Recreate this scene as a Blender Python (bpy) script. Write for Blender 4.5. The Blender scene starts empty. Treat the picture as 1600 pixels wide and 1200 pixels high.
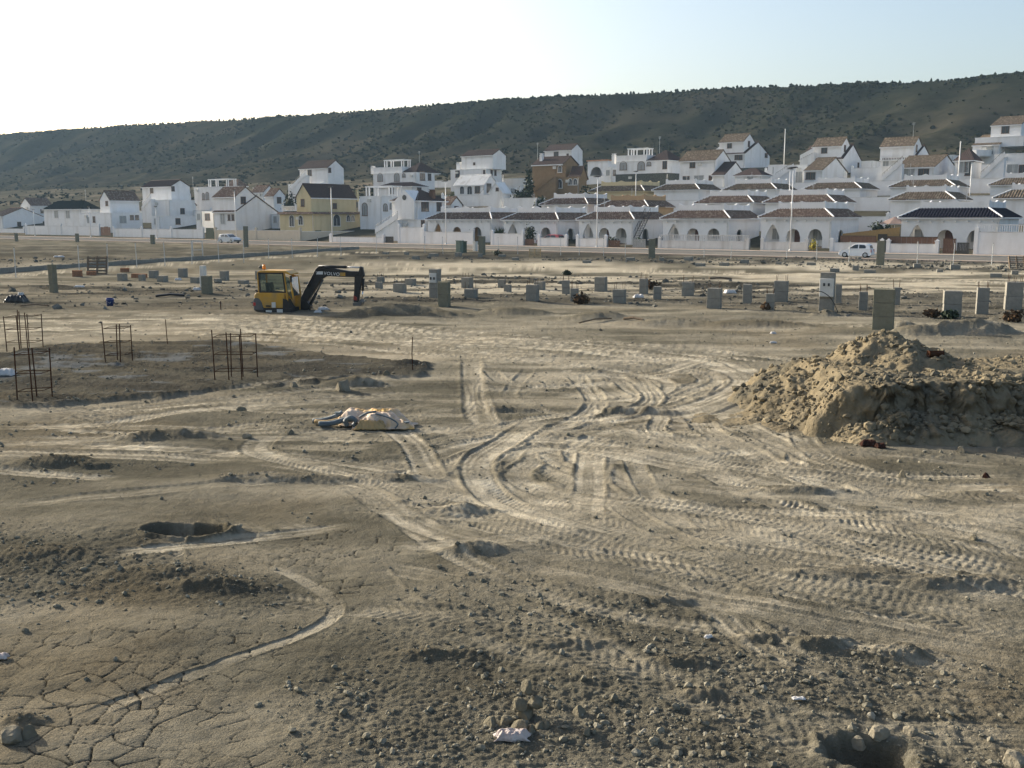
import bpy, math, random
import numpy as np

# ---------------------------------------------------------------- camera, sky, sun, exposure
SC = bpy.context.scene
COL = SC.collection
CAM_H = 3.7
PITCH = math.atan(257.0 / 1600.0)
cam_data = bpy.data.cameras.new("camera")
cam_data.sensor_width = 36.0
cam_data.lens = 36.0
cam_data.clip_start = 0.1
cam_data.clip_end = 6000.0
cam = bpy.data.objects.new("camera", cam_data)
cam.location = (0, 0, CAM_H)
cam.rotation_euler = (math.pi / 2 - PITCH, 0, 0)
COL.objects.link(cam)
SC.camera = cam

SUN_AZ = math.radians(-52)      # measured from +Y, negative is to the left
SUN_EL = math.radians(20)
world = bpy.data.worlds.new("World")
SC.world = world
world.use_nodes = True
wn = world.node_tree.nodes
wl = world.node_tree.links
sky = wn.new("ShaderNodeTexSky")
sky.sky_type = 'NISHITA'
sky.sun_disc = False
sky.sun_elevation = SUN_EL
sky.sun_rotation = SUN_AZ
sky.altitude = 50
sky.air_density = 1.0
sky.dust_density = 3.8
sky.ozone_density = 1.0
wn["Background"].inputs[1].default_value = 0.128
wl.new(sky.outputs[0], wn["Background"].inputs[0])

sun_data = bpy.data.lights.new("sun", 'SUN')
sun_data.energy = 5.0
sun_data.angle = math.radians(0.6)
sun_data.color = (1.0, 0.91, 0.765)
sun = bpy.data.objects.new("sun", sun_data)
sun.rotation_euler = (math.pi / 2 - SUN_EL, 0, math.pi - SUN_AZ)
sun.location = (-40, 40, 60)
COL.objects.link(sun)

SC.view_settings.view_transform = 'Standard'
SC.view_settings.look = 'None'
SC.view_settings.exposure = 0.92
SC.view_settings.gamma = 1.0
SC.view_settings.use_curve_mapping = False

# ---------------------------------------------------------------- measuring helpers
CP, SP = math.cos(PITCH), math.sin(PITCH)
F = 1600.0
def ray(x, y):
    dx = (x - 800.0) / F
    dy = -(y - 600.0) / F
    return (dx, dy * SP + CP, dy * CP - SP)
def gp(x, y, z=0.0):
    d = ray(x, y)
    t = (z - CAM_H) / d[2]
    return (d[0] * t, d[1] * t)
def at_depth(x, y, Y):
    d = ray(x, y)
    t = Y / d[1]
    return (d[0] * t, Y, CAM_H + d[2] * t)
NX, NY = 0.612, 0.7909           # away from the street
UX, UY = 0.7909, -0.612          # along the street, to the right
V0 = 113.8
STREET_ROT = math.atan2(UY, UX)
def uv_to_xy(u, v):
    V = v + V0
    return (u * UX + V * NX, u * UY + V * NY)
def xy_to_uv(x, y):
    return (x * UX + y * UY, x * NX + y * NY - V0)
def ray_v(x, y, v):              # pixel -> (u, z) on the plane v = const
    d = ray(x, y)
    t = (v + V0) / (d[0] * NX + d[1] * NY)
    return (d[0] * UX + d[1] * UY) * t, CAM_H + d[2] * t
def ray_u(x, y, u):              # pixel -> (v, z) on the plane u = const
    d = ray(x, y)
    t = u / (d[0] * UX + d[1] * UY)
    return (d[0] * NX + d[1] * NY) * t - V0, CAM_H + d[2] * t
def town_z(v):
    return 0.12 + max(0.0, v - 2.0) * 0.136

# ---------------------------------------------------------------- numpy noise
def _hash(ix, iy, seed):
    h = (ix.astype(np.int64) * 374761393 + iy.astype(np.int64) * 668265263 + seed * 1442695041) & 0xFFFFFFFF
    h = ((h ^ (h >> 13)) * 1274126177) & 0xFFFFFFFF
    h = (h ^ (h >> 16)) & 0xFFFFFF
    return h.astype(np.float32) / float(0xFFFFFF)
def vnoise(x, y, seed=0):
    x = np.asarray(x, dtype=np.float64); y = np.asarray(y, dtype=np.float64)
    ix = np.floor(x); iy = np.floor(y)
    fx = (x - ix).astype(np.float32); fy = (y - iy).astype(np.float32)
    ix = ix.astype(np.int64); iy = iy.astype(np.int64)
    sx = fx * fx * fx * (fx * (fx * 6 - 15) + 10); sy = fy * fy * fy * (fy * (fy * 6 - 15) + 10)
    a = _hash(ix, iy, seed); b = _hash(ix + 1, iy, seed)
    c = _hash(ix, iy + 1, seed); d = _hash(ix + 1, iy + 1, seed)
    return (a + (b - a) * sx) * (1 - sy) + (c + (d - c) * sx) * sy
def fbm(x, y, seed=0, octv=4, lac=2.03, gain=0.5):
    s = 0.0; a = 1.0; n = 0.0
    for i in range(octv):
        xr = x * 0.8 + y * 0.6 if i % 2 else x
        yr = -x * 0.6 + y * 0.8 if i % 2 else y
        s = s + a * vnoise(xr, yr, seed + i * 17)
        n += a; a *= gain; x = x * lac; y = y * lac
    return s / n
def voronoi(x, y, seed=0):       # (F1, F2)
    ix = np.floor(x).astype(np.int64); iy = np.floor(y).astype(np.int64)
    f1 = np.full(x.shape, 9.0, np.float32); f2 = f1.copy()
    for a in (-1, 0, 1):
        for b in (-1, 0, 1):
            px = ix + a + 0.1 + 0.8 * _hash(ix + a, iy + b, seed)
            py = iy + b + 0.1 + 0.8 * _hash(ix + a, iy + b, seed + 91)
            d = np.hypot(px - x, py - y).astype(np.float32)
            f2 = np.minimum(f2, np.maximum(d, f1)); f1 = np.minimum(f1, d)
    return f1, f2
def sstep(a, b, x):
    t = np.clip((x - a) / (b - a), 0, 1)
    return t * t * (3 - 2 * t)
def poly_sd(x, y, pts):          # signed distance, negative inside
    d = np.full(x.shape, 1e9); inside = np.zeros(x.shape, bool)
    n = len(pts)
    for i in range(n):
        ax, ay = pts[i]; bx, by = pts[(i + 1) % n]
        ex, ey = bx - ax, by - ay
        wx, wy = x - ax, y - ay
        t = np.clip((wx * ex + wy * ey) / (ex * ex + ey * ey + 1e-9), 0, 1)
        d = np.minimum(d, (wx - ex * t) ** 2 + (wy - ey * t) ** 2)
        c = ((ay > y) != (by > y)) & (x < (bx - ax) * (y - ay) / (by - ay + 1e-12) + ax)
        inside ^= c
    d = np.sqrt(d)
    return np.where(inside, -d, d)
def smooth_line(pts, n=6):       # Catmull-Rom
    P = [pts[0]] + list(pts) + [pts[-1]]
    out = []
    for i in range(1, len(P) - 2):
        for k in range(n):
            t = k / n
            q = []
            for c in (0, 1):
                p0, p1, p2, p3 = P[i - 1][c], P[i][c], P[i + 1][c], P[i + 2][c]
                q.append(0.5 * ((2 * p1) + (-p0 + p2) * t + (2 * p0 - 5 * p1 + 4 * p2 - p3) * t * t + (-p0 + 3 * p1 - 3 * p2 + p3) * t ** 3))
            out.append(tuple(q))
    out.append(tuple(pts[-1]))
    return out

# ---------------------------------------------------------------- materials
MATS = {}
def nodes_of(name):
    m = bpy.data.materials.new(name)
    m.use_nodes = True
    MATS[name] = m
    return m, m.node_tree.nodes, m.node_tree.links, m.node_tree.nodes["Principled BSDF"]
def rgb(r, g, b):
    return (r, g, b, 1.0)
def noise_mat(name, c1, c2, scale=3.0, rough=0.9, bump=0.2, detail=6.0, metallic=0.0, c3=None, scale3=0.6, bscale=None, spec=0.3):
    m, N, L, B = nodes_of(name)
    tc = N.new("ShaderNodeTexCoord")
    n1 = N.new("ShaderNodeTexNoise"); n1.inputs["Scale"].default_value = scale; n1.inputs["Detail"].default_value = detail
    n1.inputs["Roughness"].default_value = 0.65
    L.new(tc.outputs["Object"], n1.inputs["Vector"])
    r = N.new("ShaderNodeValToRGB")
    r.color_ramp.elements[0].position = 0.3; r.color_ramp.elements[1].position = 0.7
    r.color_ramp.elements[0].color = rgb(*c1); r.color_ramp.elements[1].color = rgb(*c2)
    L.new(n1.outputs["Fac"], r.inputs["Fac"])
    out = r.outputs["Color"]
    if c3 is not None:
        n3 = N.new("ShaderNodeTexNoise"); n3.inputs["Scale"].default_value = scale3; n3.inputs["Detail"].default_value = 5
        if name.startswith("plaster"):          # rain streaks run down the walls
            mp = N.new("ShaderNodeMapping"); mp.inputs["Scale"].default_value = (2.4, 2.4, 0.45); L.new(tc.outputs["Object"], mp.inputs["Vector"]); L.new(mp.outputs[0], n3.inputs["Vector"])
        else: L.new(tc.outputs["Object"], n3.inputs["Vector"])
        r3 = N.new("ShaderNodeValToRGB"); r3.color_ramp.elements[0].position = 0.5; r3.color_ramp.elements[1].position = 0.68
        L.new(n3.outputs["Fac"], r3.inputs["Fac"])
        mx = N.new("ShaderNodeMix"); mx.data_type = 'RGBA'
        L.new(r3.outputs["Color"], mx.inputs["Factor"]); L.new(out, mx.inputs["A"]); mx.inputs["B"].default_value = rgb(*c3)
        out = mx.outputs["Result"]
    L.new(out, B.inputs["Base Color"])
    B.inputs["Roughness"].default_value = rough
    B.inputs["Metallic"].default_value = metallic
    B.inputs["Specular IOR Level"].default_value = 0.0 if rough >= 0.9 else (0.12 if rough > 0.65 else spec)
    if bump > 0:
        nb = N.new("ShaderNodeTexNoise"); nb.inputs["Scale"].default_value = bscale or scale * 4; nb.inputs["Detail"].default_value = 6
        L.new(tc.outputs["Object"], nb.inputs["Vector"])
        bp = N.new("ShaderNodeBump"); bp.inputs["Strength"].default_value = bump; bp.inputs["Distance"].default_value = 0.05
        L.new(nb.outputs["Fac"], bp.inputs["Height"]); L.new(bp.outputs["Normal"], B.inputs["Normal"])
    return m
noise_mat("plaster_white", (0.68, 0.68, 0.675), (0.75, 0.75, 0.745), 1.2, 0.9, 0.12, c3=(0.635, 0.625, 0.605), scale3=0.35)
noise_mat("plaster_grey_white", (0.54, 0.54, 0.53), (0.62, 0.62, 0.61), 1.5, 0.9, 0.12, c3=(0.45, 0.44, 0.42), scale3=0.4)
noise_mat("plaster_cream", (0.50, 0.43, 0.27), (0.56, 0.48, 0.305), 1.2, 0.9, 0.12, c3=(0.47, 0.40, 0.25), scale3=0.4)
noise_mat("plaster_beige", (0.48, 0.43, 0.34), (0.55, 0.49, 0.395), 1.2, 0.9, 0.12)
noise_mat("plaster_ochre", (0.215, 0.15, 0.09), (0.265, 0.19, 0.115), 1.4, 0.9, 0.12)
noise_mat("plaster_tan", (0.34, 0.24, 0.14), (0.40, 0.285, 0.17), 1.4, 0.9, 0.12)
noise_mat("roof_brown", (0.10, 0.068, 0.053), (0.18, 0.128, 0.10), 5.0, 0.9, 0.2, c3=(0.30, 0.24, 0.185), scale3=2.5)
noise_mat("roof_tan", (0.085, 0.066, 0.050), (0.15, 0.118, 0.087), 5.0, 0.9, 0.2, c3=(0.24, 0.20, 0.15), scale3=2.5)
noise_mat("roof_dark", (0.045, 0.032, 0.029), (0.085, 0.056, 0.047), 4.0, 0.8, 0.2)
noise_mat("roof_blue", (0.012, 0.012, 0.020), (0.024, 0.023, 0.034), 4.0, 0.92, 0.15)
noise_mat("roof_teal", (0.014, 0.020, 0.020), (0.03, 0.036, 0.034), 4.0, 0.92, 0.15)
noise_mat("roof_terrace", (0.42, 0.22, 0.14), (0.52, 0.30, 0.2), 2.0, 0.9, 0.1)
noise_mat("slate_stone", (0.05, 0.06, 0.055), (0.14, 0.14, 0.12), 3.0, 0.9, 0.5)
noise_mat("concrete", (0.19, 0.182, 0.158), (0.27, 0.258, 0.225), 4.0, 0.95, 0.3, c3=(0.19, 0.185, 0.16), scale3=1.2)
noise_mat("concrete_green", (0.155, 0.148, 0.108), (0.21, 0.20, 0.15), 6.0, 0.95, 0.3, c3=(0.16, 0.16, 0.12), scale3=1.5)
noise_mat("mortar", (0.13, 0.125, 0.11), (0.18, 0.17, 0.15), 8.0, 0.95, 0.2)
noise_mat("cabinet_white", (0.52, 0.51, 0.47), (0.60, 0.59, 0.55), 3.0, 0.7, 0.05)
noise_mat("asphalt", (0.12, 0.115, 0.105), (0.16, 0.152, 0.138), 0.5, 0.95, 0.2, c3=(0.20, 0.185, 0.16), scale3=0.15)
noise_mat("pavement", (0.30, 0.24, 0.19), (0.37, 0.30, 0.245), 1.0, 0.95, 0.1)
noise_mat("kerb", (0.34, 0.33, 0.30), (0.42, 0.41, 0.37), 1.0, 0.95, 0.1)
noise_mat("town_soil", (0.035, 0.035, 0.025), (0.085, 0.078, 0.058), 0.2, 0.98, 0.3, c3=(0.14, 0.12, 0.09), scale3=0.06)
noise_mat("dark_window", (0.025, 0.03, 0.035), (0.06, 0.07, 0.08), 0.8, 0.15, 0.0, spec=0.5)
noise_mat("shutter_grey", (0.25, 0.26, 0.26), (0.32, 0.33, 0.32), 5.0, 0.6, 0.1)
noise_mat("window_brown", (0.10, 0.05, 0.03), (0.15, 0.08, 0.05), 5.0, 0.6, 0.1)
noise_mat("door_brown", (0.09, 0.03, 0.02), (0.13, 0.05, 0.03), 5.0, 0.5, 0.1)
noise_mat("door_green", (0.02, 0.045, 0.03), (0.04, 0.07, 0.05), 3.0, 0.5, 0.1)
noise_mat("white_paint", (0.64, 0.64, 0.63), (0.7, 0.7, 0.69), 3.0, 0.4, 0.02)
noise_mat("galvanised", (0.42, 0.44, 0.44), (0.55, 0.56, 0.55), 6.0, 0.5, 0.05, metallic=0.3)
noise_mat("dark_metal", (0.03, 0.03, 0.03), (0.07, 0.065, 0.06), 6.0, 0.55, 0.1)
noise_mat("rust", (0.035, 0.018, 0.012), (0.075, 0.035, 0.02), 25.0, 0.9, 0.2)
noise_mat("timber", (0.35, 0.23, 0.11), (0.5, 0.36, 0.19), 6.0, 0.8, 0.2)
noise_mat("cane", (0.26, 0.17, 0.075), (0.36, 0.245, 0.11), 9.0, 0.9, 0.3)
noise_mat("old_wood", (0.12, 0.09, 0.065), (0.2, 0.16, 0.12), 8.0, 0.9, 0.3)
noise_mat("brick_orange", (0.24, 0.12, 0.07), (0.32, 0.17, 0.10), 8.0, 0.9, 0.2)
noise_mat("machine_yellow", (0.42, 0.225, 0.028), (0.50, 0.275, 0.035), 2.5, 0.45, 0.04, c3=(0.33, 0.215, 0.075), scale3=2.0)
noise_mat("machine_black", (0.013, 0.013, 0.014), (0.03, 0.028, 0.027), 4.0, 0.5, 0.06)
noise_mat("machine_grey", (0.07, 0.075, 0.075), (0.11, 0.11, 0.11), 4.0, 0.5, 0.05)
noise_mat("machine_red", (0.22, 0.03, 0.02), (0.3, 0.045, 0.03), 4.0, 0.4, 0.02)
noise_mat("rubber", (0.018, 0.018, 0.018), (0.035, 0.033, 0.03), 9.0, 0.9, 0.2)
noise_mat("chrome", (0.6, 0.6, 0.6), (0.7, 0.7, 0.7), 9.0, 0.2, 0.0, metallic=0.9)
noise_mat("car_white", (0.78, 0.79, 0.80), (0.82, 0.83, 0.83), 2.0, 0.25, 0.0, spec=0.5)
noise_mat("car_silver", (0.50, 0.53, 0.55), (0.56, 0.59, 0.61), 2.0, 0.25, 0.0, spec=0.5)
noise_mat("car_red", (0.28, 0.02, 0.03), (0.33, 0.03, 0.04), 2.0, 0.3, 0.0, spec=0.5)
noise_mat("car_blue", (0.05, 0.08, 0.14), (0.07, 0.10, 0.17), 2.0, 0.3, 0.0, spec=0.5)
noise_mat("car_glass", (0.015, 0.018, 0.02), (0.03, 0.035, 0.04), 1.0, 0.08, 0.0, spec=0.6)
noise_mat("lamp_lens", (0.55, 0.52, 0.48), (0.65, 0.62, 0.58), 3.0, 0.2, 0.0)
noise_mat("tail_red", (0.35, 0.02, 0.02), (0.42, 0.03, 0.03), 3.0, 0.3, 0.0)
noise_mat("beacon_orange", (0.75, 0.22, 0.02), (0.8, 0.27, 0.03), 3.0, 0.25, 0.0)
noise_mat("tarp_beige", (0.46, 0.36, 0.28), (0.56, 0.46, 0.37), 4.0, 0.75, 0.15, c3=(0.55, 0.34, 0.12), scale3=1.6)
noise_mat("tarp_ochre", (0.33, 0.23, 0.11), (0.40, 0.28, 0.14), 4.0, 0.75, 0.1)
noise_mat("strap_blue", (0.05, 0.07, 0.09), (0.13, 0.16, 0.17), 9.0, 0.6, 0.1)
noise_mat("plastic_blue", (0.012, 0.03, 0.13), (0.02, 0.045, 0.17), 4.0, 0.45, 0.05)
noise_mat("plastic_black", (0.012, 0.012, 0.012), (0.03, 0.03, 0.03), 6.0, 0.4, 0.1)
noise_mat("paper_white", (0.42, 0.41, 0.40), (0.55, 0.54, 0.53), 8.0, 0.8, 0.3)
noise_mat("paper_pink", (0.38, 0.30, 0.27), (0.55, 0.50, 0.47), 12.0, 0.8, 0.4)
noise_mat("cloth_dark_red", (0.028, 0.016, 0.013), (0.05, 0.026, 0.021), 9.0, 0.9, 0.3)
noise_mat("rock_tan", (0.11, 0.10, 0.074), (0.18, 0.162, 0.12), 6.0, 0.98, 0.5, bscale=22)
noise_mat("rock_pale", (0.16, 0.145, 0.11), (0.24, 0.215, 0.165), 6.0, 0.98, 0.5, bscale=22)
noise_mat("clod", (0.12, 0.112, 0.086), (0.21, 0.195, 0.15), 3.0, 0.98, 0.3, c3=(0.27, 0.25, 0.20), scale3=7.0, bscale=40)
noise_mat("mound_earth", (0.125, 0.104, 0.069), (0.22, 0.185, 0.124), 1.1, 0.98, 0.8, c3=(0.095, 0.088, 0.068), scale3=0.6, bscale=14)
noise_mat("mound_clod", (0.13, 0.110, 0.074), (0.23, 0.196, 0.134), 1.8, 0.98, 0.4, c3=(0.105, 0.097, 0.076), scale3=0.6, bscale=20)
noise_mat("leaf_green", (0.025, 0.045, 0.015), (0.06, 0.085, 0.03), 3.0, 0.7, 0.0)
noise_mat("leaf_dark", (0.012, 0.022, 0.012), (0.03, 0.045, 0.02), 3.0, 0.7, 0.0)
noise_mat("leaf_dry", (0.04, 0.026, 0.016), (0.075, 0.05, 0.03), 5.0, 0.9, 0.0)
noise_mat("leaf_yellow", (0.25, 0.22, 0.02), (0.4, 0.33, 0.04), 5.0, 0.8, 0.0)
noise_mat("bark", (0.06, 0.045, 0.03), (0.1, 0.08, 0.055), 9.0, 0.95, 0.3)
noise_mat("scrub", (0.009, 0.013, 0.007), (0.017, 0.021, 0.011), 0.08, 0.95, 0.0, c3=(0.026, 0.028, 0.016), scale3=0.02)
noise_mat("pine", (0.009, 0.014, 0.008), (0.018, 0.024, 0.012), 0.1, 0.95, 0.0)
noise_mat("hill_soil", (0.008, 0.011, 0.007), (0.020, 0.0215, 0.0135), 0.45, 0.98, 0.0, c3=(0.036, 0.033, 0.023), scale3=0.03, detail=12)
noise_mat("parasol", (0.22, 0.16, 0.135), (0.27, 0.20, 0.17), 3.0, 0.8, 0.05)
noise_mat("box_green", (0.10, 0.14, 0.11), (0.15, 0.19, 0.15), 4.0, 0.6, 0.05)
noise_mat("bin_green", (0.025, 0.05, 0.03), (0.05, 0.08, 0.05), 4.0, 0.5, 0.05)
noise_mat("footing_concrete", (0.30, 0.31, 0.30), (0.42, 0.43, 0.42), 2.0, 0.9, 0.3, c3=(0.16, 0.155, 0.14), scale3=1.4)
noise_mat("ring_orange", (0.62, 0.2, 0.05), (0.7, 0.26, 0.08), 4.0, 0.6, 0.05)

# ---------------------------------------------------------------- mesh helpers
class MB:
    def __init__(self):
        self.v = []; self.f = []
    def quad(self, a, b, c, d):
        n = len(self.v); self.v += [a, b, c, d]; self.f.append((n, n + 1, n + 2, n + 3))
    def tri(self, a, b, c):
        n = len(self.v); self.v += [a, b, c]; self.f.append((n, n + 1, n + 2))
    def box(self, x0, x1, y0, y1, z0, z1):
        n = len(self.v)
        self.v += [(x0, y0, z0), (x1, y0, z0), (x1, y1, z0), (x0, y1, z0), (x0, y0, z1), (x1, y0, z1), (x1, y1, z1), (x0, y1, z1)]
        for q in ((0, 3, 2, 1), (4, 5, 6, 7), (0, 1, 5, 4), (1, 2, 6, 5), (2, 3, 7, 6), (3, 0, 4, 7)):
            self.f.append(tuple(n + i for i in q))
        return self
    def prism(self, pts, y0, y1):            # polygon in x,z extruded along y
        n = len(self.v); k = len(pts)
        for (x, z) in pts: self.v.append((x, y0, z))
        for (x, z) in pts: self.v.append((x, y1, z))
        self.f.append(tuple(n + i for i in range(k)))
        self.f.append(tuple(n + k + i for i in reversed(range(k))))
        for i in range(k):
            j = (i + 1) % k
            self.f.append((n + i, n + k + i, n + k + j, n + j))
        return self
    def prism_x(self, pts, x0, x1):          # polygon in y,z extruded along x
        n = len(self.v); k = len(pts)
        for (y, z) in pts: self.v.append((x0, y, z))
        for (y, z) in pts: self.v.append((x1, y, z))
        self.f.append(tuple(n + i for i in reversed(range(k))))
        self.f.append(tuple(n + k + i for i in range(k)))
        for i in range(k):
            j = (i + 1) % k
            self.f.append((n + i, n + j, n + k + j, n + k + i))
        return self
    def tube(self, pts, r, seg=6, r1=None):
        pts = [np.array(p, float) for p in pts]
        n0 = len(self.v); m = len(pts)
        for i, p in enumerate(pts):
            d = pts[min(i + 1, m - 1)] - pts[max(i - 1, 0)]
            d = d / (np.linalg.norm(d) + 1e-9)
            a = np.cross(d, (0.0, 0.0, 1.0) if abs(d[2]) < 0.9 else (1.0, 0.0, 0.0)); a /= np.linalg.norm(a)
            b = np.cross(d, a)
            rr = r if r1 is None else r + (r1 - r) * i / max(1, m - 1)
            for k in range(seg):
                t = 2 * math.pi * k / seg
                self.v.append(tuple(p + rr * (math.cos(t) * a + math.sin(t) * b)))
        for i in range(m - 1):
            for k in range(seg):
                k2 = (k + 1) % seg
                self.f.append((n0 + i * seg + k, n0 + i * seg + k2, n0 + (i + 1) * seg + k2, n0 + (i + 1) * seg + k))
        self.f.append(tuple(n0 + k for k in reversed(range(seg))))
        self.f.append(tuple(n0 + (m - 1) * seg + k for k in range(seg)))
        return self
    def lathe(self, prof, cx=0, cy=0, seg=12):   # profile of (r, z)
        n0 = len(self.v)
        for (r, z) in prof:
            for k in range(seg):
                t = 2 * math.pi * k / seg
                self.v.append((cx + r * math.cos(t), cy + r * math.sin(t), z))
        for i in range(len(prof) - 1):
            for k in range(seg):
                k2 = (k + 1) % seg
                self.f.append((n0 + i * seg + k, n0 + i * seg + k2, n0 + (i + 1) * seg + k2, n0 + (i + 1) * seg + k))
        self.f.append(tuple(n0 + k for k in reversed(range(seg))))
        self.f.append(tuple(n0 + (len(prof) - 1) * seg + k for k in range(seg)))
        return self
    def mesh(self, name, mat, smooth=False):
        me = bpy.data.meshes.new(name)
        me.from_pydata([tuple(map(float, p)) for p in self.v], [], self.f)
        me.materials.append(MATS[mat])
        if smooth:
            me.polygons.foreach_set("use_smooth", [True] * len(me.polygons))
        me.update()
        return me
    def build(self, name, mat, parent=None, smooth=False, bevel=0.0, loc=None):
        return link(name, self.mesh(name, mat, smooth), parent, bevel, loc)
def link(name, me, parent=None, bevel=0.0, loc=None):
    o = bpy.data.objects.new(name, me)
    COL.objects.link(o)
    if parent is not None: o.parent = parent
    if loc is not None: o.location = loc
    if bevel > 0:
        b = o.modifiers.new("bevel", 'BEVEL'); b.width = bevel; b.segments = 2; b.limit_method = 'ANGLE'
    return o
def tag(o, label, cat, group=None, kind=None):
    o["label"] = label; o["category"] = cat
    if group: o["group"] = group
    if kind: o["kind"] = kind
    return o
def structure(o):
    o["kind"] = "structure"
    return o
def thing(name, label, cat, loc=(0, 0, 0), rz=0.0, group=None):
    o = bpy.data.objects.new(name, None)
    o.empty_display_size = 0.3
    COL.objects.link(o)
    o.location = loc; o.rotation_euler = (0, 0, rz)
    o["kind"] = "thing"
    return tag(o, label, cat, group)
def np_mesh(name, verts, quads, mat, smooth=True, tris=None):
    me = bpy.data.meshes.new(name)
    faces = quads if tris is None else tris
    k = faces.shape[1]
    me.vertices.add(len(verts)); me.vertices.foreach_set("co", np.asarray(verts, np.float32).ravel())
    me.loops.add(faces.size); me.loops.foreach_set("vertex_index", faces.astype(np.int32).ravel())
    me.polygons.add(len(faces))
    me.polygons.foreach_set("loop_start", np.arange(0, faces.size, k, dtype=np.int32))
    me.polygons.foreach_set("use_smooth", np.full(len(faces), smooth, dtype=bool))
    me.materials.append(MATS[mat])
    me.update(calc_edges=True)
    return me
def grid_quads(nr, nc):
    i = np.arange(nr * nc, dtype=np.int32).reshape(nr, nc)
    return np.stack([i[:-1, :-1].ravel(), i[:-1, 1:].ravel(), i[1:, 1:].ravel(), i[1:, :-1].ravel()], axis=1)
def ico(sub=0):
    import bmesh
    bm = bmesh.new(); bmesh.ops.create_icosphere(bm, subdivisions=sub + 1, radius=1.0)
    v = np.array([p.co[:] for p in bm.verts]); f = np.array([[q.index for q in p.verts] for p in bm.faces])
    bm.free()
    return v, f
ICO0 = ico(0); ICO1 = ico(1); ICO2 = ico(2)
def blobs(pos, size, rng, base=ICO0, flat=0.75, jit=0.35):
    """many irregular stones or tufts as one vertex array and one triangle array"""
    bv, bf = base
    n = len(pos); k = len(bv)
    V = np.repeat(bv[None], n, 0) * (1 + jit * (rng.random((n, k, 1)) * 2 - 1))
    V = V * (0.7 + 0.6 * rng.random((n, 1, 3)))
    V[:, :, 2] *= flat
    a = rng.random(n) * 6.283
    c, s = np.cos(a)[:, None], np.sin(a)[:, None]
    x = V[:, :, 0] * c - V[:, :, 1] * s; y = V[:, :, 0] * s + V[:, :, 1] * c
    V = np.stack([x, y, V[:, :, 2]], 2) * size[:, None, None] + pos[:, None, :]
    T = bf[None] + (np.arange(n) * k)[:, None, None]
    return V.reshape(-1, 3), T.reshape(-1, 3)

# ---------------------------------------------------------------- the ground of the building site
def G(pts): return [gp(x, y) for x, y in pts]
MUD = G([(-60, 975), (150, 972), (250, 950), (330, 990), (450, 975), (530, 930), (470, 890), (385, 868), (400, 850), (560, 815), (640, 860), (610, 930), (540, 985), (470, 1040), (400, 1100), (430, 1230), (-60, 1230)])
GRAVEL_L = G([(-80, 815), (220, 825), (310, 880), (460, 925), (420, 965), (320, 960), (150, 962), (-80, 968)])
SMOOTH_L = G([(-80, 775), (380, 722), (520, 742), (560, 805), (330, 815), (-80, 815)])
FOOT = G([(-80, 566), (60, 545), (200, 538), (350, 532), (520, 556), (660, 572), (640, 588), (480, 598), (300, 612), (180, 626), (-80, 645)])
ROUGH_F = G([(420, 1230), (440, 1040), (640, 900), (780, 880), (1100, 950), (1300, 1010), (1680, 1050), (1680, 1230)])
YARD = G([(-80, 448), (300, 440), (560, 442), (560, 478), (390, 492), (200, 486), (-80, 486)])
SLABS = G([(560, 432), (800, 428), (1060, 436), (1300, 446), (1700, 462), (1700, 508), (1300, 492), (1060, 478), (560, 474)])
FAR_BED = G([(540, 392), (900, 394), (1300, 400), (1700, 412), (1700, 428), (1300, 420), (1000, 410), (540, 404)])
FIELD = G([(-300, 381), (420, 388), (560, 388), (420, 396), (-300, 444)])
MIXED = G([(400, 690), (640, 640), (735, 560), (1130, 555), (1160, 650), (1250, 740), (1680, 800), (1680, 1000), (1250, 960), (800, 860), (620, 790), (480, 740)])
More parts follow.
